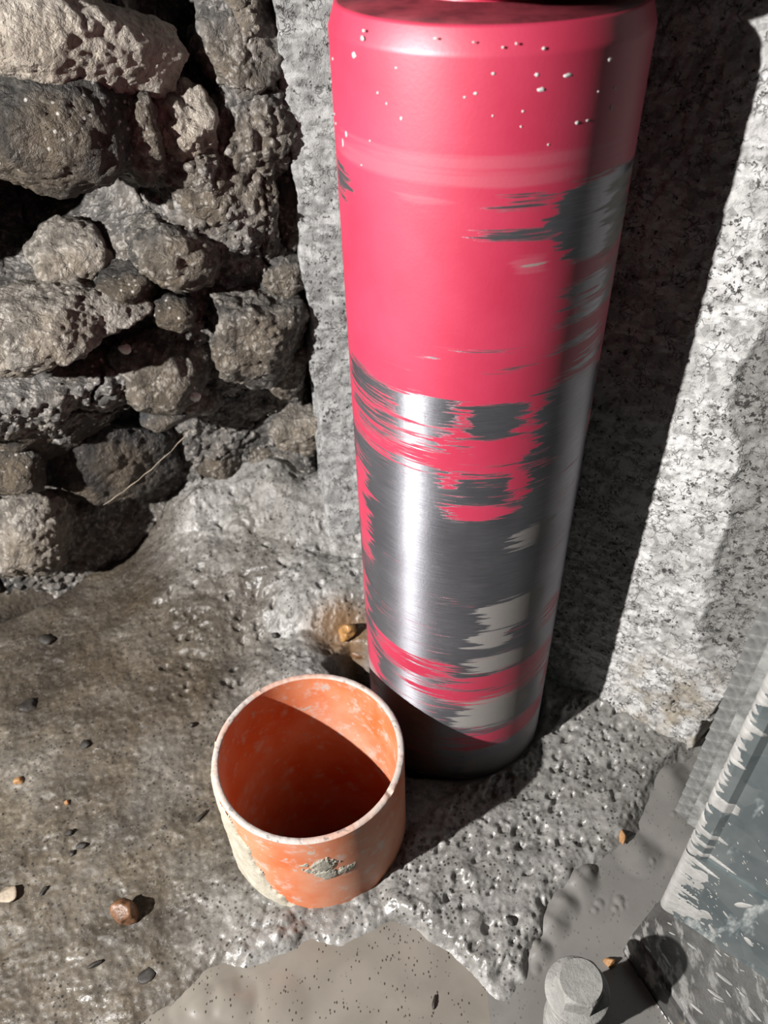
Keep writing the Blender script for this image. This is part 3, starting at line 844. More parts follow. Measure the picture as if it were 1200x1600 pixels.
def build_barrel():
    root = empty('core_drill_barrel', (BAR_C[0], BAR_C[1], 0))
    tag(root, 'tall red core drill barrel with paint worn to bare steel, standing beside the orange pipe', 'core drill')
    prof = [(BAR_R - 0.0035, -0.004)]
    prof += [(BAR_R, -0.004 + 0.0)]
    prof += [(BAR_R, z) for z in np.linspace(0.0, BAR_H - 0.0078, 460)]
    prof += [(BAR_R - 0.0004, BAR_H - 0.0068), (BAR_R - 0.0024, BAR_H - 0.0009), (BAR_R - 0.0030, BAR_H), (BAR_R - 0.012, BAR_H + 0.0002)]
    n = 220
    V, Fc = lathe(prof, n)
    u = (np.arctan2(V[:, 1], V[:, 0]) - VIEW + np.pi) % (2 * np.pi) - np.pi
    z = V[:, 2]

    # brush marks: each level round the barrel is dragged sideways by its own amount
    ragged = 0.085 * fbm(z * 420, u * 1.1 + 9, octaves=3, seed=601, gain=0.65) + 0.05 * vnoise(z * 90, u * 1.5, seed=607)

    def blob(px0, py0, px1, py1, val, soft=0.35):
        """a worn patch spanning the given part of the photograph"""
        cu, cz = bar((px0 + px1) / 2, (py0 + py1) / 2)
        ul, _ = bar(px0, (py0 + py1) / 2); ur, _ = bar(px1, (py0 + py1) / 2)
        _, zt = bar((px0 + px1) / 2, py0); _, zb = bar((px0 + px1) / 2, py1)
        hu = max(abs(ur - ul) / 2, 0.03); hz = max(abs(zt - zb) / 2, 0.001)
        du = (u + ragged - (ul + ur) / 2) / hu; dz = (z - (zt + zb) / 2) / hz
        q = np.maximum(np.abs(du) ** 1.0, np.abs(dz)) * 0.6 + 0.4 * np.hypot(du, dz)
        soft = min(soft * 1.7, 0.85)
        return val * sstep(1 + soft, 1 - soft, q)

    wear = np.full(len(u), -0.35)

    def add(*a, **k): np.maximum(wear, -0.35 + blob(*a, **k), out=wear)

    def sub(*a, **k): np.minimum(wear, 1.2 - blob(*a, **k), out=wear)
    # broad bare zone low on the barrel
    add(560, 735, 930, 1010, 1.30, soft=0.25)
    _, zA = bar(700, 735); _, zB = bar(690, 1240)
    band = sstep(zA + 0.01, zA - 0.01, z) * sstep(zB - 0.01, zB + 0.01, z)
    wear = np.maximum(wear, -0.35 + 1.15 * band)
    # streaky band above it
    add(545, 595, 775, 745, 0.86, soft=0.35)
    add(610, 612, 715, 670, 1.25, soft=0.4)
    add(715, 628, 825, 690, 1.35, soft=0.3)
    add(825, 585, 950, 740, 1.4, soft=0.25)
    add(548, 575, 620, 645, 0.95, soft=0.4)
    add(600, 715, 700, 800, 1.3, soft=0.3)
    # patch high on the right and its trailing strokes
    add(868, 272, 1000, 400, 1.45, soft=0.18)
    add(725, 352, 900, 384, 0.95, soft=0.5)
    add(760, 288, 900, 322, 0.88, soft=0.5)
    add(720, 318, 880, 332, 0.78, soft=0.5)
    add(868, 425, 960, 505, 1.10, soft=0.35)
    add(700, 538, 850, 556, 0.72, soft=0.5)
    add(840, 528, 940, 552, 0.95, soft=0.5)
    add(760, 560, 860, 590, 0.80, soft=0.5)
    add(524, 245, 552, 325, 0.95, soft=0.4)
    add(640, 535, 700, 575, 0.66, soft=0.5)
    add(900, 500, 965, 600, 0.9, soft=0.4)
    # red left standing inside the bare zone
    sub(685, 650, 722, 775, 1.05, soft=0.4)
    sub(700, 690, 800, 735, 1.0, soft=0.45)
    sub(796, 640, 838, 800, 1.0, soft=0.4)
    sub(690, 786, 815, 818, 1.02, soft=0.4)
    sub(800, 700, 880, 740, 0.75, soft=0.5)
    sub(550, 690, 578, 850, 1.0, soft=0.45)
    sub(560, 870, 578, 960, 0.9, soft=0.5)
    sub(568, 985, 592, 1080, 1.15, soft=0.4)
    sub(585, 1020, 720, 1062, 0.95, soft=0.5)
    sub(690, 1048, 850, 1082, 1.05, soft=0.45)
    sub(620, 1068, 850, 1108, 0.92, soft=0.5)
    sub(640, 930, 760, 950, 0.55, soft=0.6)
    sub(690, 1135, 840, 1172, 0.95, soft=0.45)
    sub(850, 905, 900, 940, 0.8, soft=0.5)
    sub(850, 1000, 880, 1060, 0.9, soft=0.5)
    scuff = np.zeros(len(u))
    for a in ((755, 936, 838, 978, 1.0), (732, 986, 796, 1012, 0.95), (722, 1022, 832, 1048, 0.95), (712, 1092, 812, 1136, 1.0), (798, 818, 862, 852, 0.75),
              (940, 262, 985, 392, 0.70), (945, 380, 975, 470, 0.6), (575, 1040, 592, 1068, 0.8), (800, 410, 850, 425, 0.5), (700, 1170, 850, 1225, 0.62)):
        scuff = np.maximum(scuff, blob(*a, soft=0.4))
    dull = np.zeros(len(u))
    for a in ((520, 238, 980, 300, 0.75), (620, 285, 700, 345, 0.6), (790, 398, 850, 432, 0.8), (555, 500, 860, 600, 0.35)):
        dull = np.maximum(dull, blob(*a, soft=0.5))
    wear[z > BAR_H - 0.006] = -0.3
    link_mesh('barrel_tube', V, Fc, M_barrel, root, attrs={'wear': wear, 'scuff': scuff, 'dull': dull, 'arc': u * BAR_R})
    # closed shoulder plate on top
    V, Fc = lathe([(BAR_R - 0.0036, BAR_H - 0.003), (BAR_R - 0.0036, BAR_H + 0.0006), (0.034, BAR_H + 0.0006), (0.0325, BAR_H + 0.0022), (0.020, BAR_H + 0.0022)], 96)
    link_mesh('shoulder_plate', V, Fc, M_plate, root)
    # threaded hub with spanner flats, cut off by the upper edge of the frame
    V, Fc = lathe([(0.0318, BAR_H + 0.0015), (0.0318, BAR_H + 0.0045), (0.0300, BAR_H + 0.0075), (0.0290, BAR_H + 0.011), (0.0290, BAR_H + 0.050),
                   (0.0275, BAR_H + 0.052), (0.010, BAR_H + 0.052)], 96)
    rr = np.hypot(V[:, 0], V[:, 1]); th = np.arctan2(V[:, 1], V[:, 0]); zz = V[:, 2]
    fl = (zz > BAR_H + 0.010)
    for a in (VIEW + 0.9, VIEW + 0.9 + math.pi):
        dd = rr * np.cos(th - a)
        m = fl & (dd > 0.0235)
        s = np.where(m, dd - 0.0235, 0)
        V[:, 0] -= s * math.cos(a); V[:, 1] -= s * math.sin(a)
    link_mesh('hub', V, Fc, M_red, root)
    # unseen flange added in place of the machine, just above the frame: it throws the top of the barrel's shadow
    V, Fc = lathe([(0.012, BAR_H + 0.0088), (0.056, BAR_H + 0.0088), (0.0597, BAR_H + 0.011), (0.0597, BAR_H + 0.10), (0.050, BAR_H + 0.105), (0.012, BAR_H + 0.105)], 64)
    link_mesh('shadow_flange', V, Fc, M_steel, root)
    # cutting segments round the lower rim
    seg_me = None
    for k in range(12):
        a0 = k * 2 * math.pi / 12; hw = 0.165
        bm = bmesh.new(); ring = []
        for q in np.linspace(-hw, hw, 5):
            for (r, z0) in ((BAR_R - 0.0035, -0.010), (BAR_R + 0.0004, -0.010), (BAR_R + 0.0004, -0.0035), (BAR_R - 0.0035, -0.0035)):
                ring.append(bm.verts.new((r * math.cos(q), r * math.sin(q), z0)))
        for i in range(4):
            for j in range(4):
                bm.faces.new((ring[i * 4 + j], ring[i * 4 + (j + 1) % 4], ring[i * 4 + 4 + (j + 1) % 4], ring[i * 4 + 4 + j]))
        bm.faces.new(ring[0:4]); bm.faces.new(ring[16:20])
        if seg_me is None:
            o = link_bm('cutting_segment', bm, M_steel, root); seg_me = o.data
        else:
            bm.free(); o = bpy.data.objects.new('cutting_segment', seg_me); COL.objects.link(o); o.parent = root
        o.rotation_euler.z = a0
    # slurry flecks on the red paint
    v, f = ico(2); VV, FF = [], []
    rng = np.random.RandomState(3)
    spots = [(553, 86, 6, 4), (566, 60, 4, 3), (568, 48, 3, 2), (520, 92, 2, 2), (541, 210, 3.5, 4.5), (536, 224, 1.5, 7), (525, 193, 2, 2), (627, 185, 2.5, 3), (771, 115, 3, 2),
             (839, 117, 3.5, 2.5), (887, 118, 8, 2.5), (846, 140, 6, 3), (902, 192, 4, 2.5), (918, 188, 4, 1.5), (953, 93, 4, 2.2), (850, 76, 2.5, 2), (807, 68, 2, 1.5), (786, 74, 2, 1.5),
             (743, 146, 3, 2), (726, 152, 2.5, 1.5), (817, 174, 2, 1.5), (770, 181, 1.5, 1.5), (814, 198, 1.5, 1.5), (857, 226, 2, 1.5), (578, 220, 1.5, 1.5), (604, 162, 1.5, 2), (619, 106, 2, 1.5),
             (960, 138, 3, 1.5), (935, 143, 2, 1.2), (955, 168, 2, 4), (590, 145, 2.5, 2), (516, 128, 1.5, 1.5), (523, 178, 1.5, 2), (740, 66, 2, 1.2), (680, 60, 3, 1.2), (565, 258, 1.5, 1.2)]
    for k, (px, py, a, b) in enumerate(spots):
        uu, z0 = bar(px, py); th = VIEW + uu
        px_m = 0.00022
        p = v * np.array([0.00025, a * px_m, b * px_m * 1.1])
        p = p * (1 + 0.15 * rng.normal(size=(len(v), 1)))
        ct, st = math.cos(th), math.sin(th)
        VV.append(np.stack([p[:, 0] * ct - p[:, 1] * st + BAR_R * ct, p[:, 0] * st + p[:, 1] * ct + BAR_R * st, p[:, 2] + z0], -1)); FF.append(f + k * len(v))
    o = link_mesh('slurry_fleck', np.concatenate(VV), np.concatenate(FF), M_fleck, root)
    tag(o, 'white slurry flecks dried on the red paint', kind='stuff')


def simple(name, col, rough=0.5, metal=0.0, var=0.25, bump=0.3, scale=120):
    t = NT(name)
    n = t.noise(scale, 5, 0.65)
    c = t.mix(t.ramp(n, [(0.35, 0.0), (0.65, 1.0)]), tuple(k * (1 - var) for k in col), tuple(min(1, k * (1 + var)) for k in col))
    return t.set(color=c, rough=rough, metal=metal, normal=t.bump(t.noise(scale * 2.5, 5, 0.7), bump, 0.001))


M_steel = simple('dull_steel', (0.22, 0.22, 0.22), 0.5, 0.8)
M_plate = simple('shaded_grimy_red', (0.16, 0.022, 0.032), 0.45, 0, 0.4, 0.2, 60)  # brownish grime, plus the dimness of grazing lamp light darkened into the colour
M_fleck = simple('dried_white_slurry', (0.72, 0.70, 0.68), 0.6, 0, 0.1)
build_barrel()

# ------------------------------------------------------------------ orange plastic pipe
PVIEW = math.atan2(-PIPE_C[1], -PIPE_C[0])


def pip(px, py):
    a, z = on_tube(px, py, PIPE_C, PIPE_R)
    return (a - PVIEW + math.pi) % (2 * math.pi) - math.pi, z


def make_pipe_mat(dust):
    t = NT('orange_plastic')
    n = t.noise(38, 4); n2 = t.noise(95, 5, 0.65)
    c = t.mix(t.ramp(n, [(0.35, 0.0), (0.65, 1.0)]), (0.79, 0.175, 0.045), (0.85, 0.26, 0.095))
    c = t.mix(t.ramp(t.noise(20, 5, 0.6), [(0.38, 0.05), (0.66, 0.70)]), c, (0.86, 0.47, 0.33))
    c = t.mix(t.ramp(n2, [(0.54, 0.0), (0.68, dust)]), c, (0.76, 0.60, 0.52))
    c = t.mix(t.ramp(t.noise(150, 4, 0.6), [(0.63, 0.0), (0.68, dust)]), c, (0.62, 0.57, 0.50))
    return t.set(color=c, rough=0.48, normal=t.bump(n2, 0.2, 0.0008), spec=0.4)


def make_rim_mat():
    t = NT('dusty_cut_edge')
    c = t.mix(t.ramp(t.noise(45, 4), [(0.38, 0.0), (0.55, 1.0)]), (0.72, 0.46, 0.36), (0.62, 0.565, 0.52))
    c = t.mix(t.ramp(t.noise(240, 3), [(0.6, 0.0), (0.66, 0.7)]), c, (0.22, 0.2, 0.18))
    return t.set(color=c, rough=0.7, normal=t.bump(t.noise(300, 3), 0.4, 0.001))


def make_mortar_mat(name, a, b):
    t = NT(name)
    c = t.mix(t.ramp(t.noise(90, 5, 0.65), [(0.35, 0.0), (0.65, 1.0)]), a, b)
    c = t.mix(t.ramp(t.voro(420), [(0.10, 0.6), (0.2, 0.0)]), c, (0.12, 0.1, 0.08))
    return t.set(color=c, rough=0.8, normal=t.bump(t.noise(350, 5, 0.7), 0.6, 0.0012))


M_pipe = make_pipe_mat(0.75)
M_rim = make_rim_mat()
M_cream = make_mortar_mat('cream_mortar', (0.50, 0.45, 0.35), (0.66, 0.61, 0.50))
M_patch = make_mortar_mat('grey_mortar', (0.33, 0.31, 0.25), (0.50, 0.475, 0.40))


def pipe_patch(name, fn, u0, u1, z0, z1, thick, mat, parent, nu=110, nz=90):
    U, Z = np.meshgrid(np.linspace(u0, u1, nu), np.linspace(z0, z1, nz)); u, z = U.ravel(), Z.ravel()
    k = fn(u, z) + 0.0022 * fbm(u * PIPE_R * 150, z * 150, octaves=3, seed=401)
    t = np.clip(k / 0.003, 0, 1)
    r = PIPE_R - 0.0004 + (0.0006 + thick * (0.8 + 0.25 * fbm(u * PIPE_R * 140, z * 140, octaves=3, seed=403))) * np.sqrt(t)
    th = PVIEW + u
    V = np.stack([r * np.cos(th), r * np.sin(th), z], -1)
    f = grid_faces(nu, nz); f = f[(k[f] > -0.0008).all(1)]
    used = np.unique(f); mp = np.zeros(len(u), int); mp[used] = np.arange(len(used))
    return link_mesh(name, V[used], mp[f], mat, parent)


def build_pipe():
    root = empty('plastic_pipe', (PIPE_C[0], PIPE_C[1], 0))
    tag(root, 'short open orange plastic pipe stub standing in the wet concrete floor', 'pipe')
    n = 160
    prof = [(PIPE_I, PIPE_H - 0.0008)] + [(PIPE_I, z) for z in np.linspace(PIPE_H - 0.004, -0.165, 14)] + [(PIPE_R, -0.165)] + \
           [(PIPE_R, z) for z in np.linspace(-0.16, PIPE_H - 0.004, 14)] + [(PIPE_R, PIPE_H - 0.0008)]
    V, Fc = lathe(prof, n)
    ch = V[:, 2] > PIPE_H - 0.002
    th = np.arctan2(V[:, 1], V[:, 0])
    link_mesh('pipe_wall', V, Fc, M_pipe, root)
    prof = [(PIPE_I, PIPE_H - 0.0008), (PIPE_I + 0.0005, PIPE_H), (PIPE_R - 0.0006, PIPE_H), (PIPE_R, PIPE_H - 0.0008)]
    V, Fc = lathe(prof, 320)
    th = np.arctan2(V[:, 1], V[:, 0])
    V[:, 2] += np.where(V[:, 2] > PIPE_H - 0.0004, 0.0002 * vnoise(th * 24, th * 0 + 2.0, seed=411), 0)
    un, _ = pip(612, 1228)
    du = np.abs((th - PVIEW - un + np.pi) % (2 * np.pi) - np.pi)
    V[:, 2] -= 0.0016 * sstep(0.035, 0.015, du) * (V[:, 2] > PIPE_H - 0.0006)
    o = link_mesh('cut_rim', V, Fc, M_rim, root)
    o['label'] = 'dusty greyish sawn edge of the pipe'
    # cream mortar smear down the left outside
    e0 = pip(352, 1262); e1 = pip(388, 1325); e2 = pip(425, 1385); e3 = pip(470, 1418)
    zs = np.array([e3[1] - 0.02, e3[1], e2[1], e1[1], e0[1], PIPE_H]); us = np.array([e3[0] + 0.1, e3[0], e2[0], e1[0], e0[0], e0[0] - 0.05])

    def smear(u, z): return np.minimum(np.minimum((np.interp(z, zs, us) - u) * PIPE_R, (u + 2.0) * PIPE_R), (PIPE_H - 0.0025 - z))
    o = pipe_patch('mortar_smear', smear, -2.1, e3[0] + 0.3, -0.008, PIPE_H - 0.0015, 0.0014, M_cream, root, 150, 90)
    o['label'] = 'cream mortar smear down the side of the pipe'
    c0 = pip(512, 1358); c1 = pip(498, 1372); c2 = pip(520, 1340)

    def spot(u, z):
        du = (u - c0[0]) * PIPE_R; dz = z - c0[1]
        a = 0.0072 - np.hypot((du + 0.001) * 0.9, (dz + 0.005) * 1.2)
        b = 0.0066 - np.hypot((du + 0.003) * 0.8, (dz - 0.004) * 0.8)
        c = 0.0036 - np.hypot((du - 0.0085) * 0.45, (dz + 0.0065) * 1.5)
        rag = 0.0018 * fbm(du * 210, dz * 210, octaves=4, seed=421, gain=0.7)
        return np.maximum(np.maximum(a, b), c) + rag
    o = pipe_patch('mortar_patch', spot, c0[0] - 0.45, c0[0] + 0.5, c0[1] - 0.022, c0[1] + 0.022, 0.0007, M_patch, root, 150, 120)
    o['label'] = 'crumbly grey mortar patch on the pipe front'
    c3 = pip(425, 1339)

    def small(u, z): return 0.0026 - np.hypot((u - c3[0]) * PIPE_R * 0.45, (z - c3[1]) * 1.6 + 0.35 * (u - c3[0]) * PIPE_R)
    pipe_patch('mortar_patch', small, c3[0] - 0.2, c3[0] + 0.2, c3[1] - 0.008, c3[1] + 0.008, 0.0006, M_patch, root, 60, 40)


build_pipe()

# ------------------------------------------------------------------ drill stand: column, rack, foot


def make_galv():
    t = NT('galvanised_steel')
    v = t.voro(70, out='Color'); n = t.noise(30, 5, 0.6)
    bw = t.n.new('ShaderNodeRGBToBW'); t.put(bw.inputs[0], v)
    c = t.mix(t.ramp(bw.outputs[0], [(0.2, 0.0), (0.8, 1.0)]), (0.23, 0.275, 0.285), (0.31, 0.355, 0.36))
    c = t.mix(t.ramp(n, [(0.45, 0.0), (0.7, 0.5)]), c, (0.42, 0.45, 0.44))
    dr = t.noise(1.0, 4, 0.6, vec=t.mapping((60, 60, 22)))
    c = t.mix(t.ramp(dr, [(0.60, 0.0), (0.67, 0.7)]), c, (0.52, 0.51, 0.48))
    m = t.ramp(dr, [(0.58, 0.75), (0.66, 0.0)])
    return t.set(color=c, metal=m, rough=t.ramp(n, [(0.3, 0.42), (0.7, 0.6)]), normal=t.bump(t.noise(200, 4), 0.12, 0.0008))


def make_foot_mat():
    t = NT('spattered_cast_foot')
    n = t.noise(26, 5, 0.65); n2 = t.noise(1.0, 4, 0.65, vec=t.mapping((170, 60, 60), (0, 0, -0.75)))
    c = t.mix(t.ramp(n, [(0.4, 0.0), (0.6, 1.0)]), (0.055, 0.053, 0.05), (0.17, 0.165, 0.155))
    c = t.mix(t.ramp(n2, [(0.52, 0.0), (0.60, 0.85)]), c, (0.40, 0.39, 0.37))
    c = t.mix(t.ramp(t.noise(60, 3), [(0.6, 0.0), (0.68, 0.5)]), c, (0.17, 0.12, 0.07))
    return t.set(color=c, rough=0.6, metal=0.0, normal=t.bump(t.noise(320, 4, 0.7), 0.4, 0.001))


M_galv = make_galv(); M_foot = make_foot_mat()
M_rack = simple('slurry_coated_steel', (0.34, 0.345, 0.33), 0.42, 0.35, 0.5, 0.3, 90)
M_splash = simple('pale_grey_slurry_splash', (0.42, 0.412, 0.392), 0.55, 0, 0.22, 0.35, 70)


def extrude_profile(bm, pts, z0, z1):
    lo = [bm.verts.new((p[0], p[1], z0)) for p in pts]; hi = [bm.verts.new((p[0], p[1], z1)) for p in pts]
    n = len(pts)
    for i in range(n):
        bm.faces.new((lo[i], lo[(i + 1) % n], hi[(i + 1) % n], hi[i]))
    bm.faces.new(lo[::-1]); bm.faces.new(hi)


def stand_pt(a, b):
    """a along the front face, b away from the viewer, measured from the column's near left corner"""
    return CR * a + CN * b


def build_stand():
    root = empty('drill_stand', (CB[0], CB[1], 0))
    tag(root, 'galvanised steel drill stand with toothed rack and slurry splashes at the right edge', 'drill stand')
    W, D = 0.075, 0.060
    # column: hollow box with rounded corners and a shallow channel pressed in the front face
    pts = []
    def arc(cx, cy, r, a0, a1, k=6):
        return [(cx + r * math.cos(t), cy + r * math.sin(t)) for t in np.linspace(a0, a1, k)]
    r = 0.0035
    prof = arc(r, r, r, math.pi, 1.5 * math.pi)
    prof += [(0.0075, 0.0), (0.0105, 0.0022), (W - 0.0105, 0.0022), (W - 0.0075, 0.0)]
    prof += arc(W - r, r, r, 1.5 * math.pi, 2 * math.pi) + arc(W - r, D - r, r, 0, 0.5 * math.pi) + arc(r, D - r, r, 0.5 * math.pi, math.pi)
    pts = [stand_pt(a, b) for a, b in prof]
    bm = bmesh.new(); extrude_profile(bm, pts, 0.085, 0.62)
    # lower sleeve, flush front without the channel
    o = link_bm('column', bm, M_galv, root)
    prof = arc(r, r, r, math.pi, 1.5 * math.pi) + arc(W - r, r, r, 1.5 * math.pi, 2 * math.pi) + arc(W - r, D - r, r, 0, 0.5 * math.pi) + arc(r, D - r, r, 0.5 * math.pi, math.pi)
    bm = bmesh.new(); extrude_profile(bm, [stand_pt(a, b) for a, b in prof], FOOT_Z, 0.0855)
    link_bm('column_base', bm, M_galv, root)
    # rack bar and its teeth on the left side of the column
    zr0, zr1 = 0.104, 0.60
    bm = bmesh.new(); extrude_profile(bm, [stand_pt(a, b) for a, b in ((0.0008, 0.0035), (-0.0046, 0.0035), (-0.0046, 0.0195), (0.0008, 0.0195))], zr0 - 0.002, zr1)
    rack = link_bm('rack', bm, M_rack, root)
    pitch = 0.0078; tooth_me = None
    nt = int((zr1 - zr0) / pitch)
    for k in range(nt):
        if tooth_me is None:
            bm = bmesh.new()
            # rounded helical tooth: section in (outwards, z), swept along the depth of the rack and rising backwards
            sec = [(-0.0043, -0.0036), (-0.0070, -0.0021), (-0.0106, -0.0011), (-0.0118, 0.0), (-0.0106, 0.0011), (-0.0070, 0.0021), (-0.0043, 0.0036)]
            rows = []
            for b, sl in ((0.0036, -0.0014), (0.009, -0.0004), (0.014, 0.0004), (0.0194, 0.0014)):
                rows.append([bm.verts.new((*stand_pt(a, b), z + sl)) for a, z in sec])
            for i in range(3):
                for j in range(len(sec) - 1):
                    bm.faces.new((rows[i][j], rows[i][j + 1], rows[i + 1][j + 1], rows[i + 1][j]))
            bm.faces.new(rows[0][::-1]); bm.faces.new(rows[3])
            o = link_bm('tooth', bm, M_rack, rack, smooth=False); tooth_me = o.data
        else:
            o = bpy.data.objects.new('tooth', tooth_me); COL.objects.link(o); o.parent = rack
        o.location = (0, 0, zr0 + 0.004 + k * pitch)
    # cast foot under the column, with a rounded upper edge
    out = FOOT_OUT
    bm = bmesh.new(); extrude_profile(bm, out, -0.008, FOOT_Z)
    bmesh.ops.bevel(bm, geom=[e for e in bm.edges if all(v.co.z > FOOT_Z - 1e-5 for v in e.verts)], offset=0.004, segments=3, affect='EDGES')
    foot = link_bm('foot', bm, M_foot, root, smooth=False)
    foot['label'] = 'dark cast foot of the stand covered in slurry spatter'
    # splashes of slurry on the front face
    rng = np.random.RandomState(12)
    v, f = ico(2); VV, FF = [], []; cnt = 0

    def dab(a, z, la, lb, ang, b=0.0, th=0.0005, taper=0.0):
        nonlocal cnt
        p = v.copy()
        p[:, 2] *= 1 - taper * (p[:, 0] * 0.5 + 0.5)
        x = p[:, 0] * la; y = p[:, 2] * lb
        y = y * (1 + 0.25 * vnoise(p[:, 0] * 2 + cnt, p[:, 2] * 2 + 5.0, seed=3))
        ca, sa = math.cos(ang), math.sin(ang)
        aa = a + x * ca - y * sa; zz = z + x * sa + y * ca
        bb = b + p[:, 1] * th
        VV.append(np.concatenate([aa[:, None] * CR + bb[:, None] * CN, zz[:, None]], 1)); FF.append(f + cnt * len(v)); cnt += 1
    # a coat along the rounded corner with fingers running off to the right
    def coat(za, zb, chan):
        path = [stand_pt(a, b) for a, b in arc(r, r, r, 1.05 * math.pi, 1.5 * math.pi, 10)]
        av = list(np.linspace(-r, 0, 10)); aa = 0.0
        while aa < 0.045:
            aa += 0.00035; a = r + aa
            b = 0.0 if not chan else float(np.interp(a, [0.0075, 0.0105], [0.0, 0.0022]))
            path.append(stand_pt(a, b)); av.append(aa)
        path = np.array(path); av = np.array(av) + r
        tg = np.gradient(path, axis=0); nm = np.stack([tg[:, 1], -tg[:, 0]], -1); nm /= np.linalg.norm(nm, axis=1)[:, None]
        if nm[-1] @ CN > 0: nm = -nm
        zz = np.arange(za, zb, 0.0005); nu, nz = len(av), len(zz)
        A = np.repeat(av[None], nz, 0).ravel(); Z = np.repeat(zz[:, None], nu, 1).ravel()
        slant = Z + 0.16 * A
        reach = 0.0042 + 0.0040 * sstep(0.11, 0.05, Z)
        f1 = vnoise(slant * 230, A * 26, seed=701); f2 = vnoise(slant * 520, A * 60, seed=703)
        amp = 0.017 * np.exp(-((Z - 0.105) / 0.045) ** 2) + 0.005
        k = reach + amp * np.clip(f1 * 1.5 - 0.35, -0.1, 1) + 0.003 * f2 - A
        # thin mottled film low down
        film = 0.0025 * (fbm(A * 95, Z * 95, octaves=4, seed=705) - 0.25 - 26 * (A - 0.010)) * sstep(0.085, 0.06, Z)
        drop = 0.0018 * (vnoise((A + Z) * 190, (Z - A) * 420, seed=709) - 0.66 - 9.0 * A)
        k = np.maximum(k, np.maximum(film, drop))
        t = np.sqrt(np.clip(k / 0.0015, 0, 1))
        off = -0.00015 + (0.00022 + 0.0005 * np.minimum(1, k.clip(0) / 0.004)) * t
        P = np.repeat(path[None], nz, 0).reshape(-1, 2) + np.repeat(nm[None], nz, 0).reshape(-1, 2) * off[:, None]
        V = np.concatenate([P, Z[:, None]], 1)
        f = grid_faces(nu, nz); f = f[(k[f] > -0.0004).all(1)]
        used = np.unique(f); mp = np.zeros(len(V), int); mp[used] = np.arange(len(used))
        o = link_mesh('slurry_coat', V[used], mp[f], M_splash, root)
        o['label'] = 'pale slurry coat with fingers along the column corner'
    coat(FOOT_Z + 0.0005, 0.0850, False)
    coat(0.0860, 0.30, True)
    # stray drops
    for (px, py, la, lb, an) in ((1162, 1415, 0.0062, 0.0022, 0.95), (1170, 1472, 0.0036, 0.0022, -0.6), (1113, 1453, 0.004, 0.0016, -0.8), (1135, 1430, 0.0030, 0.001, -0.7)):
        p = on_plane(px, py, np.array([CN[0], CN[1], 0]), CN @ CB); q = (p[:2] - CB) @ CR
        dab(q, p[2], la, lb, an, 0.0001 if p[2] < 0.0855 else 0.0021, 0.0005, 0.3)
    for _ in range(110):
        a = abs(rng.normal()) * 0.022 + 0.008; z = FOOT_Z + 0.002 + abs(rng.normal()) * 0.06
        if z > 0.27 or a > 0.07: continue
        L = rng.uniform(0.0003, 0.0009)
        dab(a, z, L * rng.uniform(1, 2), L * 0.45, rng.uniform(-0.9, -0.3), 0.0001 if z < 0.0855 else (0.0 if a < 0.0075 else 0.0021), 0.0003)
    o = link_mesh('slurry_splash', np.concatenate(VV), np.concatenate(FF), M_splash, root)
    tag(o, 'white slurry drips and spatter on the steel', kind='stuff')
    # spatter on the foot
    VV, FF = [], []
    for k in range(150):
        q = np.array([rng.uniform(-0.02, 0.10), rng.uniform(-0.10, 0.0)])
        if poly_sdf(np.array([q[0]]), np.array([q[1]]), [tuple(x) for x in out])[0] < 0.004: continue
        L = rng.uniform(0.0005, 0.0022) * (1 if k > 14 else 2.2)
        p = v * np.array([L * rng.uniform(1.2, 2.6), L * 0.5, 0.0003]); an = -0.75 + rng.normal() * 0.2
        ca, sa = math.cos(an), math.sin(an)
        VV.append(np.stack([p[:, 0] * ca - p[:, 1] * sa + q[0], p[:, 0] * sa + p[:, 1] * ca + q[1], p[:, 2] + FOOT_Z], -1)); FF.append(f + len(FF) * len(v))
    o = link_mesh('slurry_spatter', np.concatenate(VV), np.concatenate(FF), M_splash, foot)
    tag(o, 'pale slurry spatter', kind='stuff')


build_stand()


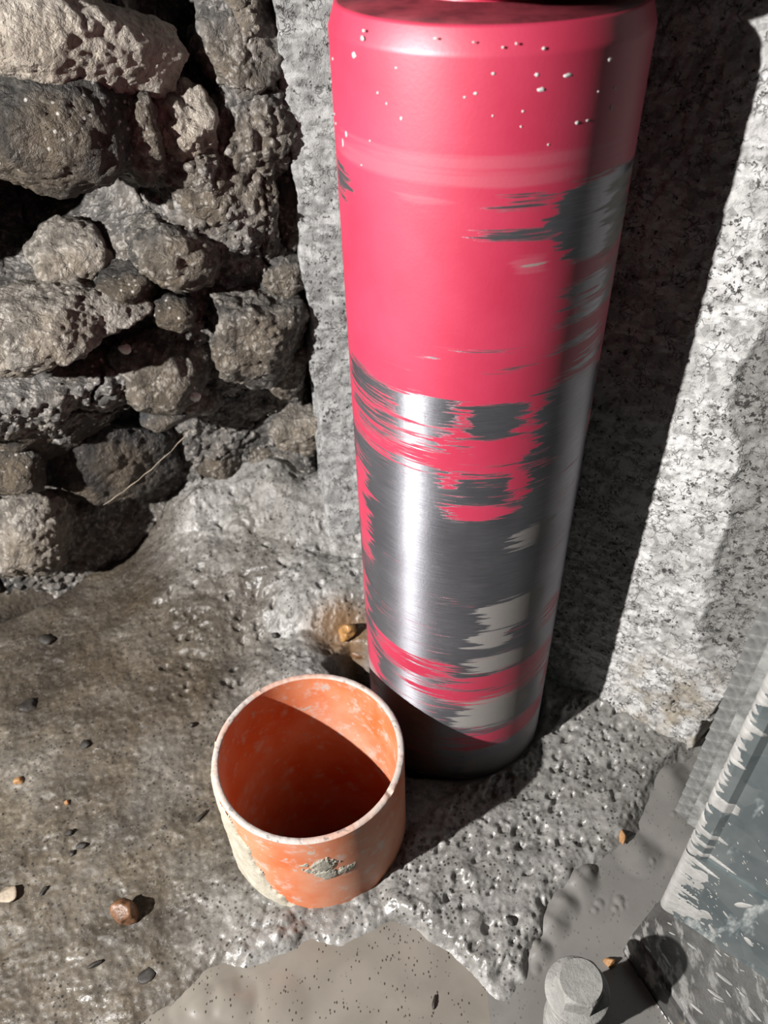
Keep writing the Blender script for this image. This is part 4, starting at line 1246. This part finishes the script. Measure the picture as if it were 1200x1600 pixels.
# ------------------------------------------------------------------ hex bolt standing in the slurry
def build_bolt():
    zt = 0.060
    c = at(908, 1532, zt)
    root = empty('hex_bolt', (c[0], c[1], 0))
    tag(root, 'slurry-caked hex bolt standing upright in the puddle beside the stand foot', 'bolt')
    mat = make_mortar_mat('slurry_caked_steel', (0.25, 0.245, 0.228), (0.38, 0.372, 0.35))
    zh = zt - 0.0125
    bm = bmesh.new()
    R0 = 0.0122
    rows = []
    for (k, z, s) in ((1.0, zh, 1), (1.0, zt - 0.003, 1), (0.97, zt - 0.0012, 1), (0.86, zt, 1)):
        row = []
        for i in range(48):
            a = i * 2 * math.pi / 48
            hexr = R0 * math.cos(math.pi / 6) / math.cos(((a + 0.25) % (math.pi / 3)) - math.pi / 6)
            rr = hexr if z < zt - 0.002 else min(hexr, R0 * 0.95 * k)
            row.append(bm.verts.new((rr * math.cos(a), rr * math.sin(a), z)))
        rows.append(row)
    for i in range(3):
        for j in range(48):
            bm.faces.new((rows[i][j], rows[i][(j + 1) % 48], rows[i + 1][(j + 1) % 48], rows[i + 1][j]))
    bm.faces.new(rows[0][::-1])
    ctr = bm.verts.new((0, 0, zt - 0.0004))
    for j in range(48):
        bm.faces.new((rows[3][j], rows[3][(j + 1) % 48], ctr))
    link_bm('bolt_head', bm, mat, root)
    V, Fc = lathe([(0.004, zh + 0.0002), (0.0150, zh + 0.0002), (0.0156, zh - 0.0006), (0.0156, zh - 0.0024), (0.0150, zh - 0.003), (0.004, zh - 0.003)], 64)
    link_mesh('washer', V, Fc, mat, root)
    prof = [(0.0085, zh - 0.002)]
    z = zh - 0.003
    while z > -0.008:
        prof += [(0.0118, z), (0.0118, z - 0.0012), (0.0108, z - 0.0018), (0.0108, z - 0.0030)]; z -= 0.0036
    V, Fc = lathe(prof, 64)
    th = np.arctan2(V[:, 1], V[:, 0])
    V[:, :2] *= (1 + 0.04 * fbm(V[:, 0] * 300, V[:, 1] * 300, V[:, 2] * 300, octaves=2, seed=501))[:, None]
    o = link_mesh('threaded_shank', V, Fc, mat, root)


build_bolt()


# ------------------------------------------------------------------ loose bits
M_brown = simple('brown_stone', (0.20, 0.095, 0.045), 0.35, 0, 0.5, 0.6)
M_tan = simple('tan_chip', (0.34, 0.275, 0.20), 0.6, 0, 0.3, 0.4)
M_orange = simple('orange_chip', (0.42, 0.22, 0.09), 0.6, 0, 0.3, 0.4)
M_black = simple('dark_chip', (0.026, 0.021, 0.016), 0.65, 0, 0.4, 0.4)
M_white = simple('white_plaster', (0.80, 0.78, 0.74), 0.7, 0, 0.1, 0.4)
M_amber = simple('amber_stone', (0.50, 0.26, 0.09), 0.25, 0, 0.4, 0.5)


def bit(name, px, py, size, seed, mat, label, cat, group=None, rz=0.0, z=None, sub=4, rough=0.10):
    c = at(px, py)
    for _ in range(3):
        zz = floor_z(c[0], c[1]) if z is None else z
        c = at(px, py, zz)
    p, f = rock(size, seed, sub=sub, planes=8, rough=rough, cut=(0.42, 0.85), sharp=40)
    ca, sa = math.cos(rz), math.sin(rz)
    p = np.stack([p[:, 0] * ca - p[:, 1] * sa, p[:, 0] * sa + p[:, 1] * ca, p[:, 2]], -1)
    p[:, 2] -= p[:, 2].min()
    o = link_mesh(name, p, f, mat)
    o.location = (c[0], c[1], zz - size[2] * 0.3)
    return tag(o, label, cat, group)


bit('brown_pebble', 196, 1436, (0.0085, 0.0095, 0.008), 31, M_brown, 'rusty brown angular pebble lying on the floor left of the orange pipe', 'pebble', rz=0.4)
bit('tan_chip', 15, 1395, (0.007, 0.0065, 0.0022), 32, M_tan, 'pale tan flat chip on the floor at the left edge', 'stone chip', rz=0.3)
bit('orange_chip', 971, 1312, (0.0026, 0.006, 0.0035), 33, M_orange, 'small orange splinter on the pitted concrete left of the rack', 'splinter', rz=0.1)
bit('orange_chip', 952, 1507, (0.0042, 0.003, 0.003), 34, M_orange, 'small orange chip in the slurry just behind the hex bolt', 'stone chip', z=-0.001)
bit('amber_stone', 541, 992, (0.008, 0.009, 0.009), 35, M_amber, 'amber brown stone at the pit edge behind the pipe, touching the barrel', 'stone')
bit('earth_clod', 566, 1018, (0.010, 0.008, 0.009), 36, M_brown, 'dark brown earth clod inside the pit beside the barrel', 'clod', z=-0.012)
dark_bits = [
    (313, 1278, (0.0062, 0.0016, 0.0014), 0.9, 'long black sliver on the tan floor left of the pipe rim'),
    (796, 1440, (0.0022, 0.0042, 0.002), 0.5, 'black shard at the edge of the pitted concrete above the pale puddle'),
    (678, 1568, (0.0012, 0.004, 0.0012), -0.3, 'thin black splinter floating in the pale slurry puddle'),
    (128, 1322, (0.0036, 0.0026, 0.002), 0.4, 'black grit lump, right one of the cluster above the brown pebble'),
    (108, 1304, (0.003, 0.0022, 0.0018), 0.8, 'black grit lump, uppermost of the cluster above the brown pebble'),
    (113, 1334, (0.0026, 0.002, 0.0016), 0.1, 'black grit lump, lower left of the cluster above the brown pebble'),
    (70, 1392, (0.0034, 0.002, 0.0016), 0.9, 'black flake standing between the tan chip and the brown pebble'),
    (228, 1525, (0.0052, 0.0042, 0.0018), 0.3, 'black clod below the brown pebble, at the rim of the pale puddle'),
    (150, 1508, (0.0045, 0.0018, 0.0014), 0.5, 'dark sliver directly below the brown pebble'),
    (300, 1135, (0.0026, 0.0022, 0.002), 0.2, 'black crumb on the floor just left of the pipe top'),
    (430, 995, (0.0036, 0.0026, 0.0024), 0.2, 'black crumb on the grey lobe behind the pipe'),
    (135, 1165, (0.005, 0.0045, 0.0018), 0.6, 'dark wet clod on the brown floor far left of the pipe'),
    (45, 1105, (0.008, 0.007, 0.0028), 0.2, 'large dark wet clod on the floor at the left edge'),
    (75, 1000, (0.010, 0.006, 0.003), -0.5, 'dark brown clod below the pale stone at the foot of the wall'),
]
for k, (px, py, sz, rz, lab) in enumerate(dark_bits):
    bit('dark_clod' if sz[0] > 0.005 and sz[1] > 0.004 else 'dark_chip', px, py, sz, 50 + k, M_black, lab, 'clod' if sz[0] > 0.005 and sz[1] > 0.004 else 'chip', rz=rz, z=-0.0014 if px == 678 else None, sub=3)
for k, (px, py, r, lab) in enumerate(((30, 1222, 0.0028, 'tiny orange crumb on the brown floor at the left edge'), (105, 1256, 0.0018, 'tiny orange crumb above the black grit cluster'),
                                      (28, 938, 0.007, 'rust brown lump on the floor under the pale stone'))):
    bit('orange_crumb', px, py, (r * 1.5, r, r), 80 + k, M_orange, lab, 'crumb', rz=0.5, sub=3)
# white plaster crumbs caught on the ledge in the wall
v, f = ico(3)
for k, (px, py, r, lab) in enumerate(((292, 606, 0.0052, 'white plaster crumb caught on the rubble wall, larger upper left one'),
                                      (304, 620, 0.0048, 'white plaster crumb caught on the rubble wall, lower right one'),
                                      (195, 545, 0.0045, 'white plaster crumb higher on the dark part of the rubble wall'))):
    p, ff = rock((r, r * 0.7, r * 0.9), 90 + k, sub=3, planes=8, rough=0.15)
    o = link_mesh('plaster_crumb', p, ff[:, ::-1], M_white)
    o.location = on_plane(px, py, WL_N, WL_C + (0.004 if k < 2 else 0.0))
    tag(o, lab, 'crumb')


def straw():
    a = on_plane(160, 790, WL_N, WL_C - 0.010); b = on_plane(298, 672, WL_N, WL_C - 0.012)
    pts = [a + (b - a) * t + np.array([0, 0, -0.004 * math.sin(math.pi * t)]) + np.random.RandomState(int(t * 100)).normal(size=3) * 0.0004 for t in np.linspace(0, 1, 14)]
    V, Fc = [], []
    for i, p in enumerate(pts):
        r = 0.00036 * (0.7 + 0.6 * ((i * 7) % 5) / 4)
        for k in range(6):
            t = k * math.pi / 3
            V.append(p + WL_N * r * math.cos(t) + np.array([0, 0, 1]) * r * math.sin(t))
    for i in range(len(pts) - 1):
        for k in range(6):
            Fc.append((i * 6 + k, i * 6 + (k + 1) % 6, i * 6 + 6 + (k + 1) % 6, i * 6 + 6 + k))
    o = link_mesh('straw', V, Fc, M_tan)
    tag(o, 'thin pale straw hanging across the dark gap at the foot of the rubble wall', 'straw')


straw()
